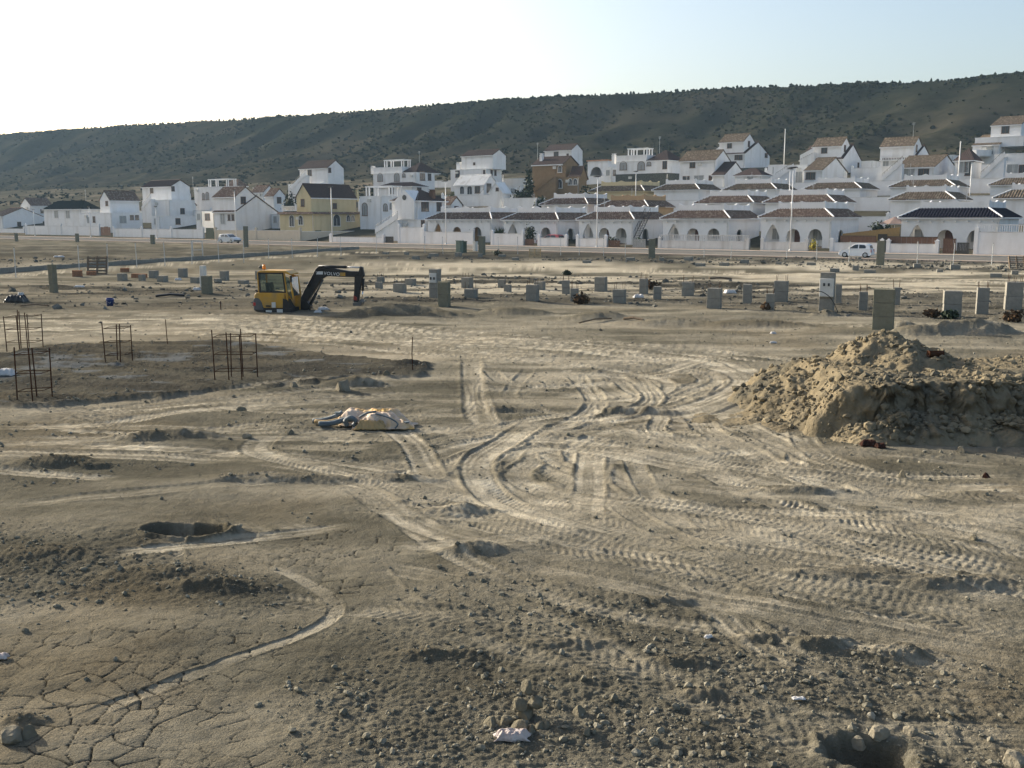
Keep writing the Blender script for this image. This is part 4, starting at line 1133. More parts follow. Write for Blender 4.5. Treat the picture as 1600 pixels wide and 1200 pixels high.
    if ladder:
        s = MB(); bx = X1 + 0.25
        A = np.array((bx, Y0 - 0.3, z0 + .9)); C = np.array((bx, Y0 + 2.5, z1 + 0.7))
        for dx in (0, 0.8):
            s.tube([A + (dx, 0, 0), C + (dx, 0, 0)], 0.05, 5); s.tube([A + (dx, 0, .85), C + (dx, 0, .85)], 0.03, 5)
            for k in range(7):
                q = A + (C - A) * k / 6 + (dx, 0, 0); s.tube([q, q + (0, 0, .85)], 0.022, 4)
        for k in range(14):
            q = A + (C - A) * (k + .5) / 14; s.box(q[0], q[0] + .8, q[1] - .12, q[1] + .12, q[2] - .02, q[2] + .02)
        s.build("metal_stair", "dark_metal", R)
    H.B = (X0, X1, Y0, Y1, z0, z1)
    return H

# ---------------------------------------------------------------- the houses
W, CR = 'plaster_white', 'plaster_cream'
# far left
h = House("white_house", "white gabled house at the far left end of the street", 12, -4, 360)
h.block(12, -14, 4, 66, 338, 360, 'gu', 2.0).win('r', 30, 350, .8, .9)
h.block(22, 32, 48, 82, 321, 340, 'gv', 1.8).win('r', 66, 330, .8, .9)
h = House("villa", "white villa with a dark teal hipped roof and two front windows", 14, 68, 350)
h.block(14, 68, 127, 157, 327, 350, 'hip', 2.0, rmat='roof_teal').win('f', 88, 335, 1.6, 1.6, 'shutter').win('f', 106, 335, 1.6, 1.6, 'shutter')
h.tv_mast(133, 20, 296, 316)
h = House("white_house", "white house with brown roof and dark street gate, beside the teal roofed villa", 8, 126, 356)
h.block(8, 126, 174, 222, 333, 357, 'flat', wall=W).win('f', 138, 344, .8, 1.2, 'shutter').win('f', 147, 343, .8, 1.2).door('f', 166, 354, 1.4, 2.9, 'door_brown').win('r', 192, 343, 1.5, 1.5, 'shutter').win('r', 206, 340, .7, .9).win('r', 214, 340, .7, .9)
h.block(9, 156, 171, 217, 312, 333, 'gv', 1.8, rmat='roof_brown', ground=False).win('f', 167, 318, .8, .9)
h = House("villa", "tall white villa with a gabled tower behind a long blank wall", 24, 222, 350)
h.block(24, 222, 265, 304, 313, 350, 'flat').win('f', 239, 318, 1.6, 1.8, 'shutter').win('r', 285, 330, 1, 1.2)
h.block(26, 222, 267, 275, 291, 313, 'gu', 1.4, rmat='roof_dark', dmin=5, ground=False).win('f', 237, 297, 1.1, 1.3).win('r', 270, 295, .7, 1.)
h.block(31, 268, 284, 295, 303, 316, 'gu', 1.6, rmat='roof_brown', ground=False)
h.stairs(23, 222, 330, 236, 311)
h = House("villa", "white villa with a flat roof and white pergola frame behind the long wall", 44, 303, 330)
h.block(44, 303, 346, 362, 292, 330, 'flat').win('f', 318, 307, 1, 1.6, 'arch_brown').win('f', 324, 306, 1.2, 1.8, 'arch_brown').win('r', 352, 300, 1, 1.3)
h.pergola(45, 325, 357, 280, 292)
h.block(50, 352, 372, 386, 291, 300, 'hip', 1.8, rmat='roof_brown')
h.tv_mast(301, 44, 276, 292)
h = House("white_house", "white two storey house with wide gable end, behind the parked silver car", 8, 334, 357)
h.block(8, 334, 368, 433, 331, 357, 'gu', 2.9, rmat='roof_brown').win('f', 348, 342, 1.3, 1.8, 'shutter').win('f', 358, 340, .6, 1).win('f', 364, 340, .6, 1)
h.block(8.2, 333, 368, 400, 307, 331, 'gu', 1.7, rmat='roof_brown', ground=False).win('r', 380, 313, 1, 1.2)
for (lab, x0, x1, x2, ye, yb, v) in (("small white house with brown roof behind the wide gabled house", 392, 412, 430, 300, 315, 40), ("small low white house with chimneys, left of the cream house", 414, 428, 446, 306, 322, 30)):
    h = House("white_house", lab, v, x0, yb); h.block(v, x0, x1, x2, ye, yb, 'gu', 1.4, rmat='roof_brown').win('r', x1 + 8, ye + 7, 1, 1.2).chimney(x0 + 4, ye - 4, v + 1)
h = House("villa", "white villa with tower, outside stair and terrace, above the cream house", 50, 450, 306)
h.block(50, 450, 500, 533, 287, 306, 'flat').win('f', 487, 295, 1.4, 1.4, 'shutter').win('r', 510, 292, 1, 1.3)
h.block(51, 468, 512, 519, 262, 287, 'gu', 1.7, rmat='roof_dark', dmin=5, ground=False).win('f', 484, 270, 1.2, 1.3).win('r', 515, 266, .7, 1)
h.block(56, 510, 522, 533, 281, 292, 'gu', 2.0, rmat='roof_dark', ground=False)
h.stairs(49, 452, 301, 478, 274)
h = House("cream_house", "cream two storey corner house with brown gabled roof", 8, 437, 360)
h.block(8, 437, 490, 562, 335, 361, 'flat', wall=CR).win('f', 456, 345, 1.2, 2.0, 'arch_white').win('f', 470, 344, 1.1, 1.6, 'arch_white').door('r', 497, 360, 1.3, 3.2, 'door_green').win('r', 526, 344, 1.6, 2.0, 'arch_white').win('r', 544, 341, .8, 1.1, 'arch_white').win('r', 551, 341, .8, 1.1, 'arch_white')
X0, X1, Y0, Y1, z0, z1 = h.B
tl = MB(); slope_tiles(tl, (X1 + .45, Y0 - .3, z1 + .02), (0, 1, 0), (-.55, 0, .4), Y1 - Y0 + .5); slope_tiles(tl, (X0 - .3, Y0 - .45, z1 + .02), (1, 0, 0), (0, .55, .4), X1 - X0 + .6)
tl.build("tile_skirt", 'roof_brown', h.root)
h.block(9, 463, 485, 556, 307, 335, 'gv', 2.1, wall=CR, rmat='roof_dark', ground=False).win('f', 473, 317, .8, 1.2).win('r', 523, 322, .8, .9)
h.terrace_rail(8.2, 441, 463, 322)
h.chimney(556, 300, 20, 1.2, .5, 'plaster_cream')

for (lab, v, x0, x1, x2, ye, yb, rf, mt) in (
    ("low white annex behind the long wall, right of the tall left villa", 12, 236, 250, 306, 338, 360, 'flat', W),
    ("white porch block beside the dark green gate", 9, 306, 315, 333, 331, 362, 'flat', W),
    ("small white house with brown roof left of the teal roofed villa's chimney", 34, 40, 52, 70, 334, 348, 'gu', W),
    ("small white house between the long annex and the pergola villa", 36, 276, 290, 306, 320, 335, 'gu', W),
    ("white block with shutters above the wide gabled house", 30, 372, 386, 402, 318, 332, 'flat', W),
    ("little white house behind the lamp left of the arcades", 26, 690, 704, 722, 320, 336, 'gu', W),
    ("white house end between the plain tower and the ochre villa", 62, 790, 812, 828, 291, 306, 'flat', W),
    ("flat white house right of the blue car's carport", 84, 944, 956, 964, 262, 280, 'flat', W),
    ("white annex left of the cream corner house", 16, 424, 436, 450, 335, 352, 'flat', W),
    ("white cube house under the tall mast", 80, 1200, 1222, 1240, 258, 272, 'flat', W),
    ("flat white house between the two right hand villas", 88, 1456, 1490, 1506, 243, 262, 'flat', W)):
    h = House("white_house", lab, v, x0, yb); h.block(v, x0, x1, x2, ye, yb, rf, 1.3, wall=mt, rmat='roof_brown').win('f', (x0 + x1) / 2, ye + 8, .9, 1.2, 'shutter').win('r', (x1 + x2) / 2, ye + 8, 1, 1.2)

# centre
h = House("villa", "white flat roofed villa with pergola, two roof levels and brown hipped roof, centre left", 64, 583, 300)
h.block(64, 583, 650, 679, 270, 300, 'flat').win('f', 594, 277, 1.6, 1.9, 'arch_brown').win('f', 620, 277, 1.6, 1.9, 'arch_brown').win('f', 631, 274, .9, .8, 'arch_brown').win('r', 660, 275, 1.6, 2, 'plain').win('r', 671, 275, 1, 2)
h.block(64.3, 583, 628, 640, 261, 270, 'flat', ground=False)
h.block(64.6, 629, 650, 679, 269.5, 272, 'hip', 2.6, rmat='roof_dark', ground=False, dmin=8)
h.pergola(65, 600, 631, 250, 262); h.chimney(581, 262, 65, 1, .8); h.tv_mast(655, 70, 236, 262)
h = House("white_house", "low white house with dark brown roof strip below the pergola villa", 48, 586, 312)
h.block(48, 588, 645, 668, 291.5, 312, 'hip', 1.0, rmat='roof_dark').win('f', 612, 298, 1, 1.2).win('r', 655, 297, 1.2, 1.4)
h = House("white_house", "white house with arched windows and roof terrace frames, left of the outside stair", 16, 562, 345)
h.block(16, 562, 596, 626, 307, 350, 'flat').win('f', 570, 327, 1.2, 2.2, 'arch_brown').win('r', 602, 324, .9, 1.2, 'arch_brown').win('r', 612, 322, .8, 1, 'arch_brown')
h.pergola(18, 571, 613, 291, 306)
h = House("white_house", "white house with dark hipped roof, round gable window and outside stair", 5, 622, 382)
h.block(5, 622, 667, 700, 344, 382, 'flat').win('f', 626, 351, .6, 1.3).win('f', 661, 351, .6, 1.3)
h.block(5.2, 612, 652, 697, 314, 344, 'hip', 1.9, rmat='roof_dark', ground=False).win('r', 664, 322, 1.5, 1.5).win('r', 686, 322, 1, 1.5)
X0, X1, Y0, Y1, z0, z1 = h.B
MB().prism([(X0 + 1.2, z0 + .1), (X1 - .2, z0 + .1), (X1 - .2, z1 + .1), ((X0 + X1 + 1) / 2, z1 + 1.7), (X0 + 1.2, z1 + .1)], Y0 - .5, Y0 + 2.5).build("dormer_gable", W, h.root)
lt = MB().tube([((X0 + X1 + 1) / 2, Y0 - .56, z1 + .55), ((X0 + X1 + 1) / 2, Y0 - .48, z1 + .55)], .42, 12).build("round_window", "dark_window", h.root)
h.stairs(4, 587, 366, 622, 343)
h.chimney(673, 300, 9, 1.8, .7, 'window_brown')
h = House("villa", "white villa with a plain gabled tower and chimneys, above the arcaded bungalows", 78, 704, 290)
h.block(78, 704, 760, 784, 264, 290, 'flat').win('f', 715, 272, 1.2, 1.5).win('f', 757, 270, .6, 1.2).win('r', 768, 270, .6, 1.2).win('r', 774, 270, .6, 1.2)
h.block(79, 721, 770, 775, 242, 264, 'gu', 1.3, rmat='roof_dark', dmin=5, ground=False).win('f', 741, 256, .5, .5)
h.block(84, 768, 776, 784, 257, 266, 'gu', 2.2, rmat='roof_dark', ground=False)
h.chimney(716, 256, 79, 1.2, 1.2)
h = House("white_house", "white house with arched porch and low white gable roof, below the plain tower", 58, 710, 315)
h.block(58, 710, 757, 777, 288, 316, 'gu', 2.0, rmat='plaster_grey_white').win('f', 722, 297, 1.1, 1.6, 'arch_white').win('f', 734, 297, 1.3, 1.8, 'arch_white').win('f', 746, 295, 1.3, 1.8, 'plain').win('r', 764, 294, 1.4, 1.8)
h.stairs(50, 738, 325, 756, 305)
h = House("white_house", "narrow white gable with stepped stair wall behind the arcades", 34, 765, 327)
h.block(34, 765, 784, 796, 300, 327, 'gv', 1.6, rmat=W).win('f', 777, 296, .5, .5)
h.block(33, 787, 838, 848, 310, 328, 'flat')
h = House("villa", "ochre brown villa with white arched windows and diagonal outside stair", 48, 832, 304)
OC = 'plaster_ochre'
h.block(48, 832, 880, 886, 256, 304, 'gu', 1.4, wall=OC, rmat='roof_dark', dmin=5)
h.block(47, 868, 905, 914, 277, 304, 'flat', wall=OC).win('f', 874, 287, 1.3, 1.6, 'arch_white').win('f', 891, 284, .8, 1.1, 'arch_white').win('f', 899, 284, .8, 1.1, 'arch_white')
h.block(47.5, 889, 906, 914, 277, 282, 'gu', 1.9, wall=OC, rmat='roof_dark', ground=False)
h.block(47.8, 869, 884, 890, 260, 277, 'flat', wall=OC, ground=False, dmin=1.5).win('f', 875, 264, .8, 1.2, 'arch_white')
h.stairs(46, 836, 300, 868, 276, 1.0, False, OC)
h.chimney(845, 243, 49, .8, .6)
h = House("villa", "white tower villa peeping over the ochre villa", 104, 851, 262)
h.block(104, 851, 893, 902, 234, 262, 'gu', 1.5, rmat='roof_dark', dmin=5).win('f', 869, 242, 1.3, 1.4).win('f', 887, 242, .5, .5)
h.block(107, 893, 902, 909, 252, 262, 'gu', 3.2, rmat='roof_dark').tv_mast(840, 104, 223, 250)
h = House("white_house", "small white house with a wide carport arch, blue car inside", 92, 918, 280)
b = MB(); R = h.root
u1, zt = ray_v(950, 251, 92); w = u1 - h.u; zt -= h.z
arch_wall(b, 0, w, 0, .3, 0, zt, [(w * .42, w * .6, 1.7)])
b.build("carport_front", W, R); MB().box(0, w, 4.8, 8, -.7, zt).build("wall", W, R)
MB().box(-.2, w + .2, -.3, 8.1, zt, zt + .25).build("roof", "roof_terrace", R)
for x in (.02, w - .27): MB().box(x, x + .25, .31, 4.79, -.5, zt - .01).build("side_wall", W, R)
h = House("villa", "white villa on a dark stone basement with pergola and brown framed windows", 74, 962, 283)
h.block(74, 962, 1044, 1055, 271, 284, 'flat', wall='slate_stone', dmin=8)
h.block(74.2, 963, 1043, 1054, 251, 271, 'flat', ground=False, dmin=7.5).win('f', 974, 259, 1.6, 1.7, 'arch_brown').win('f', 1002, 259, 1.6, 1.7, 'arch_brown').win('f', 1014, 256, .9, .8, 'arch_brown').win('f', 1040, 257, .9, 1.7, 'plain')
h.block(74.4, 963, 1010, 1014, 242.5, 251, 'flat', ground=False, dmin=6)
h.block(74.4, 1012, 1044, 1055, 250.5, 252, 'hip', 2.3, rmat='roof_dark', ground=False, dmin=7)
h.pergola(75, 981, 1011, 232, 243); h.chimney(958, 243, 75, 1.2, .7); h.tv_mast(1031, 82, 213, 242)
h = House("villa", "white two storey house with long brown gabled roof, right of the stone basement villa", 66, 1062, 284)
h.block(66, 1062, 1118, 1141, 250, 286, 'gu', 1.9, rmat='roof_tan').win('f', 1082, 257, 1, 1.2).win('f', 1072, 280, 1.3, 1, 'plain').win('f', 1092, 279, 2, 1.1, 'shutter').win('f', 1111, 279, .8, 1).win('f', 1117, 279, .8, 1)
h.block(65, 1113, 1132, 1165, 273, 286, 'gu', 2.4, rmat='roof_dark')
h = House("villa", "highest white villa in the middle with gabled tower and wide right gable", 100, 1110, 262)
h.block(100, 1110, 1164, 1203, 240, 262, 'gu', 2.8, rmat='roof_dark').win('f', 1151, 246, .8, 1).win('f', 1157, 246, .8, 1).win('r', 1197, 243, 1.3, .9)
h.block(100.3, 1124, 1162, 1180, 221, 241, 'gu', 1.8, rmat='roof_tan', ground=False).win('f', 1140, 227, 1, 1.2).win('r', 1170, 225, .8, 1.2)
h.block(99, 1120, 1205, 1210, 262, 276, 'flat', wall='slate_stone')
h.stairs(99, 1110, 247, 1124, 236)
h = House("white_house", "low white bungalow with brown roof just below the highest villa", 60, 1148, 284)
h.block(60, 1148, 1190, 1204, 274, 286, 'hip', 1.3, rmat='roof_dark').win('f', 1172, 280, 1.2, 1, 'shutter')
h = House("villa", "white villa with tower and stair, left of the three upper right villas", 94, 1250, 270)
h.block(94, 1250, 1317, 1346, 248, 270, 'gu', 3.0, rmat='roof_dark').win('f', 1292, 258, 1, 1).win('r', 1341, 258, .8, .9)
h.block(94.3, 1270, 1315, 1328, 227.5, 248, 'gu', 1.7, rmat='roof_tan', ground=False, dmin=5).win('f', 1288, 234, 1.1, 1.3).win('r', 1320, 232, .7, 1.2)
h.stairs(93, 1250, 250, 1272, 238)
h.block(96, 1346, 1364, 1378, 252, 266, 'flat')
h = House("white_house", "white house with brown front roof slope and white stair, beside the tall mast", 70, 1209, 284)
h.block(70, 1209, 1262, 1281, 258, 284, 'flat').win('f', 1247, 277, 1.6, 1.9, 'shutter')
h.block(68, 1257, 1285, 1324, 266, 285, 'gu', 2.4, rmat='roof_tan').win('f', 1263, 275, .8, 1.1).win('f', 1270, 275, .8, 1.1)
h.stairs(66, 1212, 282, 1240, 264)
h = House("villa", "white villa with blank tower and long white stair, middle of the upper right villas", 82, 1376, 262)
h.block(82, 1376, 1428, 1457, 248, 264, 'gu', 2.6, rmat='roof_dark').win('f', 1384, 258, 1, 2.0, 'shutter')
h.block(82.3, 1376, 1428, 1441, 227.5, 248, 'gu', 1.6, rmat='roof_tan', ground=False, dmin=5).win('r', 1432, 232, .7, 1.2)
h.terrace_rail(81.5, 1376, 1426, 246, .7)
h.tv_mast(1428, 86, 191, 222)
h = House("white_house", "white house with brown front slope and two small windows behind the white stair", 68, 1378, 280)
h.block(68, 1400, 1460, 1500, 261, 280, 'gu', 2.2, rmat='roof_tan').win('f', 1420, 272, 1.8, 1.8, 'shutter').win('f', 1439, 270, .8, 1.2).win('f', 1447, 270, .8, 1.2)
h.block(69, 1372, 1402, 1410, 260, 280, 'flat')
h.stairs(66, 1378, 284, 1410, 256)
h = House("villa", "topmost white villa at the right edge with round balcony", 96, 1520, 250)
h.block(96, 1520, 1562, 1640, 226, 252, 'gu', 2.2, rmat='roof_tan').win('f', 1543, 235, 2.0, 1.4, 'shutter').win('r', 1585, 222, .8, 1.1).win('r', 1591, 222, .8, 1.1)
h.block(98, 1549, 1596, 1640, 194.5, 216, 'gu', 2.0, rmat='roof_tan', ground=False).win('f', 1571, 202, 1.2, 1.4)
h.block(97, 1524, 1600, 1640, 213, 228, 'flat', ground=False)
X0, X1, Y0, Y1, z0, z1 = h.B
u, z = ray_v(1530, 243, 95)
bal = MB().lathe([(2.0, z - h.z - .3), (2.1, z - h.z - .1), (2.1, z - h.z + .9), (1.95, z - h.z + .9), (1.95, z - h.z)], u - h.u, 95 - h.v, 16).build("balcony", W, h.root)
h = House("villa", "white house with brown hipped corner roof and diagonal stair below the topmost villa", 70, 1492, 282)
h.block(70, 1492, 1520, 1534, 251, 282, 'hip', 2.2, rmat='roof_dark').win('f', 1505, 261, 1.6, 1.8, 'shutter').win('f', 1525, 262, .9, 2.4, 'plain')
h.block(70.5, 1554, 1606, 1640, 240, 282, 'flat').win('f', 1582, 264, 1.6, 1.4, 'shutter').win('f', 1598, 264, .9, 1.2)
h.stairs(66, 1532, 282, 1570, 246)

# terraced bungalows: the front row on the street
bungalow("bungalow", "arcaded bungalow with ochre porch walls, leftmost of the front row", 4, 668, 768, 779, 343, 382, inner='plaster_tan')
bungalow("bungalow", "white arcaded bungalow behind the parked red car", 4, 787, 872, 900, 344, 384)
bungalow("bungalow", "white arcaded bungalow with a black metal stair on its right side", 4, 905, 990, 1014, 343.5, 387, ladder=True)
bungalow("bungalow", "white arcaded bungalow between the metal stair and the tall street lamp", 4, 1036, 1139, 1180, 342, 388)
bungalow("bungalow", "white arcaded bungalow behind the tall street lamp, left of the cane fence", 4, 1190, 1300, 1366, 340, 391)
bungalow("bungalow", "white arcaded bungalow with a dark blue tiled roof", 4, 1409, 1562, 1600, 340.5, 398, roof='roof_blue')
# second and third rows, mostly roofs from here
for (lab, v, x0, x1, ye, wl, rf, pr) in (
    ("white roofed bungalow in the second row left of the tan one", 24, 846, 918, 319.5, W, 'roof_brown', W),
    ("bungalow with tan parapet and solar boxes in the second row", 22, 934, 1012, 323.5, 'plaster_tan', 'roof_brown', 'plaster_tan'),
    ("second row bungalow with brown tiles above the lamp's left neighbour", 24, 1088, 1176, 317, W, 'roof_brown', W),
    ("second row bungalow with brown tiles crossed by the tall lamp pole", 24, 1196, 1302, 316, W, 'roof_brown', W),
    ("second row bungalow with loose tan tiles right of the dark stair", 24, 1392, 1490, 312, W, 'roof_tan', W),
    ("second row bungalow at the right edge of the picture", 25, 1556, 1660, 309, W, 'roof_tan', W),
    ("yellow bungalow in the third row under the stone basement villa", 44, 922, 1006, 298.5, CR, 'roof_tan', CR),
    ("third row white bungalow right of the yellow one", 44, 1022, 1092, 296.5, W, 'roof_tan', W),
    ("third row white bungalow left of the tall lamp", 44, 1132, 1212, 296, W, 'roof_tan', W),
    ("third row white bungalow with plants on its roof, right of the tall lamp", 44, 1257, 1344, 295, W, 'roof_tan', W),
    ("long third row bungalow with bright tan tiles", 46, 1392, 1490, 291, W, 'roof_tan', W),
    ("third row bungalow with bright tan tiles at the right edge", 48, 1548, 1650, 288, W, 'roof_tan', W),
):
    bungalow("bungalow", lab, v, x0, x1, x1 + 12, ye, ye + 30, arches=False, wall=wl, roof=rf, par=pr, d=8.0, h=None)

# ---------------------------------------------------------------- garden walls and gates along the pavement
def garden_wall(lab, xa, ya, xb, yb, h=1.05, mat=W, v=None, top=None, name="garden_wall", pillars=2, rail=False):
    va = 0.6 if v is None else v
    ua, _ = ray_v(xa, ya, va); ub, _ = ray_v(xb, yb, va)
    x, y = uv_to_xy(ua, va); L = ub - ua
    z = town_z(va)
    R = thing(name, lab, "garden wall", (x, y, z - 0.02), STREET_ROT, "walls along the pavement")
    MB().box(0, L, 0, 0.22, -0.3, h).build("wall", mat, R)
    MB().box(-.02, L + .02, -0.04, 0.26, h, h + 0.07).build("coping", top or 'plaster_grey_white', R)
    for k in range(pillars):
        px = (0.0 if k == 0 else L - 0.4) if pillars < 3 else (L - .4) * k / (pillars - 1)
        b = MB().box(px, px + 0.4, -0.07, 0.29, -0.3, h + 0.35); b.box(px - .05, px + .45, -0.12, 0.34, h + 0.35, h + 0.43)
        b.prism([(px, h + .43), (px + .4, h + .43), (px + .2, h + .62)], 0, .22)
        b.build("pillar", mat, R)
    if rail:
        b = MB(); n = int(L / .22)
        for k in range(n): b.box(.2 + k * .22 - .035, .2 + k * .22 + .035, .06, .16, h + .07, h + .72)
        b.box(0, L, .04, .18, h + .72, h + .8)
        b.build("balustrade", mat, R)
    return R, L, h
garden_wall("low white wall at the far left end of the street", -30, 361, 38, 364, .9, v=6)
garden_wall("white wall left of the dark street gate", 40, 366, 156, 369, 1.9, v=4, pillars=3)
garden_wall("long white wall right of the dark street gate", 177, 368, 318, 373, 1.6, v=3, pillars=4)
garden_wall("beige wall behind the parked silver car", 336, 374, 470, 378, 1.7, 'plaster_beige', v=1.5, pillars=3)
garden_wall("low white wall right of the side street", 515, 380, 600, 382, .8, v=.6)
garden_wall("plain white wall below the outside stair house", 622, 383, 664, 383, 2.4, v=.8)
garden_wall("white wall in front of the ochre porch", 660, 383, 740, 385, 1.75, v=.6)
garden_wall("white wall with corner pillars left of the red car's drive", 767, 386, 818, 387, 1.6, v=.6)
garden_wall("low white wall hiding the red car's wheels", 840, 388, 886, 389, 1.1, v=.6)
garden_wall("low white wall left of the black metal stair", 900, 389, 948, 390, 1.1, v=.6)
garden_wall("low rendered wall right of the black metal stair", 1028, 391, 1170, 394, .95, 'plaster_grey_white', v=.6, pillars=2, rail=True)
garden_wall("low white wall at the foot of the tall street lamp", 1188, 394, 1262, 395, .95, 'plaster_grey_white', v=.6)
garden_wall("white wall behind the white hatchback", 1296, 396, 1380, 398, 1.0, v=.6, rail=False)
garden_wall("white wall topped with dark screens right of the white hatchback", 1384, 399, 1466, 400, .95, v=.6)
garden_wall("tall white wall at the right edge with a balustrade on top", 1520, 402, 1660, 405, 2.3, v=.3, rail=True)
for (lab, xa, xb, y, v, hh) in (("white boundary wall behind the front row, middle", 850, 1085, 338, 17, 1.9), ("white boundary wall behind the front row, right", 1090, 1390, 334, 17, 1.9), ("white boundary wall between second and third rows, middle", 860, 1120, 318, 36, 2.0), ("white boundary wall between second and third rows, right", 1125, 1600, 312, 37, 2.0), ("white terrace wall under the upper right villas", 1205, 1620, 292, 58, 2.2), ("white terrace wall under the stone basement villa", 1000, 1200, 292, 57, 1.8), ("white wall among the houses left of the cream house", 385, 450, 330, 26, 1.8), ("white wall above the corner of the side street", 560, 700, 320, 40, 2.2), ("white wall below the plain tower villa", 690, 850, 318, 48, 2.2), ("pale wall on the slope behind the pergola villa", 640, 960, 285, 88, 1.8), ("white wall on the slope at the far left", 150, 330, 340, 30, 1.8), ("pale wall under the tall mast", 1195, 1300, 262, 86, 2.0), ("pale wall right of the tall mast villas", 1330, 1560, 262, 80, 2.4)):
    garden_wall(lab, xa, y, xb, y, hh, v=v, pillars=2, name="boundary_wall")
# return of the beige wall along the side street
ua, _ = ray_v(470, 378, 1.5); x, y = uv_to_xy(ua - .01, 1.75)
R = thing("garden_wall", "cream wall of the corner house running up the side street", "garden wall", (x, y, .1), STREET_ROT, "walls along the pavement")
MB().box(-.22, 0, 0.02, 16, -.3, 1.55).build("wall", "plaster_beige", R); MB().box(-.26, .04, 0.02, 16, 1.55, 1.62).build("coping", "plaster_white", R)
# street gates
def gate(lab, x, y, w, h, mat, v=.6, n=7):
    u, _ = ray_v(x, y, v); X, Y = uv_to_xy(u, v)
    R = thing("street_gate", lab, "gate", (X, Y, town_z(v)), STREET_ROT, "gates along the pavement")
    b = MB().box(0, w, .05, .11, .05, .15); b.box(0, w, .05, .11, h - .1, h); b.box(0, .07, .05, .11, .15, h - .1); b.box(w - .07, w, .05, .11, .15, h - .1)
    b.build("gate_frame", mat, R)
    for k in range(n): MB().box(.08 + (w - .16) * k / n, .08 + (w - .16) * (k + .86) / n, .06, .09, .15, h - .1).build("slat", mat, R)
gate("wide dark brown gate between the white walls at the left", 157.5, 369, 3.6, 1.75, 'door_brown', 4)
gate("dark green gate left of the beige wall", 322, 373, 2.3, 2.0, 'door_green', 2.5)
gate("dark metal gate at the foot of the outside stair", 602, 383, 1.7, 1.0, 'dark_metal', .7)
gate("brown gate panel beside the dark leaved bush", 820, 388, 1.5, .9, 'window_brown', .7)
gate("brown gate in the low white wall by the lamp at the middle", 950, 390, 1.8, .9, 'window_brown', .7)
gate("grey metal gate below the black stair", 988, 391, 1.9, 1.1, 'shutter_grey', .7)
gate("dark wooden gate right of the white hatchback", 1370, 399, 1.0, 2.0, 'plastic_black', .55)
gate("brown gate next to the tall white wall at the right", 1472, 401, 1.3, 1.6, 'window_brown', .6)
gate("dark metal grille gate beside the brown one", 1494, 401, 1.2, 1.2, 'dark_metal', .6)
# cane screens and dark screens
u, _ = ray_v(1316, 380, 1.6); X, Y = uv_to_xy(u, 1.6)
R = thing("cane_screen", "golden cane screen behind the white hatchback", "screen fence", (X, Y, town_z(1.6)), STREET_ROT)
u2, _ = ray_v(1405, 372, 1.6)
n = 26; L = u2 - u
for k in range(n):
    a, c = L * k / n, L * (k + .94) / n
    MB().prism([(a, 1.2), (c, 1.2), (c, 2.0 + .75 * (k + 1) / n), (a, 2.0 + .75 * k / n)], 0, .04).build("cane_panel", "cane", R)
for k in range(6): MB().box(L * k / 5 - .04, L * k / 5 + .04, .05, .13, -.2, 1.9).build("post", "window_brown", R)
for (lab, xa, xb, v, z0, z1) in (("dark brown screen above the wall behind the white hatchback", 1312, 1368, .95, 1.06, 1.75), ("long dark screen above the wall right of the white hatchback", 1384, 1464, .95, 1.0, 1.7)):
    ua, _ = ray_v(xa, 390, v); ub, _ = ray_v(xb, 390, v); X, Y = uv_to_xy(ua, v)
    R = thing("dark_screen", lab, "screen fence", (X, Y, town_z(v)), STREET_ROT)
    n = 10
    for k in range(n): MB().box((ub - ua) * k / n, (ub - ua) * (k + .97) / n, 0, .03, z0, z1).build("screen_panel", "window_brown", R)
    MB().box(0, ub - ua, -.02, .05, z1, z1 + .06).build("rail", "dark_metal", R)
# salmon parasol roof right of the cane screen
u, z = ray_v(1398, 345, 9); X, Y = uv_to_xy(u, 9)
R = thing("parasol", "salmon parasol between the bungalows at the right", "parasol", (X, Y, town_z(9)), STREET_ROT)
zz = z - town_z(9)
b = MB()
for k in range(8):
    a, c = 2 * math.pi * k / 8, 2 * math.pi * (k + 1) / 8
    b.tri((0, 0, zz + .5), (1.9 * math.cos(a), 1.9 * math.sin(a), zz - .35), (1.9 * math.cos(c), 1.9 * math.sin(c), zz - .35))
    b.tri((0, 0, zz + .46), (1.88 * math.cos(c), 1.88 * math.sin(c), zz - .37), (1.88 * math.cos(a), 1.88 * math.sin(a), zz - .37))
b.build("canopy", "parasol", R); MB().tube([(0, 0, 0), (0, 0, zz + .55)], .04, 6).build("pole", "white_paint", R)

# ---------------------------------------------------------------- street lamps, masts, fence posts
def lamp(lab, px, yt, yb, v, arm=0.8):
    u, zt = ray_v(px, yt, v); X, Y = uv_to_xy(u, v)
    z0 = town_z(v) if v > 0.4 else 0.13
    H = zt - z0
    R = thing("street_lamp", lab, "street lamp", (X, Y, z0), STREET_ROT, "street lamps")
    MB().tube([(0, 0, -.1), (0, 0, H * .5), (0, 0, H)], .085, 8, .05).build("pole", "white_paint", R, True)
    MB().lathe([(.16, -.05), (.16, .1), (.09, .22)], 0, 0, 10).build("base", "galvanised", R)
    b = MB().prism([(-arm, H - .02), (-arm * .25, H + .10), (arm * .5, H + .10), (arm * .62, H + .02), (arm * .2, H - .06)], -.14, .14)
    hd = b.build("lamp_head", "dark_metal", R)
    MB().box(-arm * .9, -arm * .3, -.1, .1, H - .055, H - .03).build("lamp_glass", "lamp_lens", hd)
lamp("slender white street lamp at the far left of the street", 52, 328, 366, 2, .5)
lamp("white street lamp left of the dark street gate", 139, 323, 371, 1, .5)
lamp("white street lamp before the long white wall", 243, 323, 373, 0, .5)
lamp("white street lamp in front of the wide white gable", 366, 297, 378, -.6, .6)
lamp("white street lamp in front of the cream corner house", 517, 292, 380, 0, .6)
lamp("white street lamp left of the ochre porch arcades", 696, 283, 384, -.6, .7)
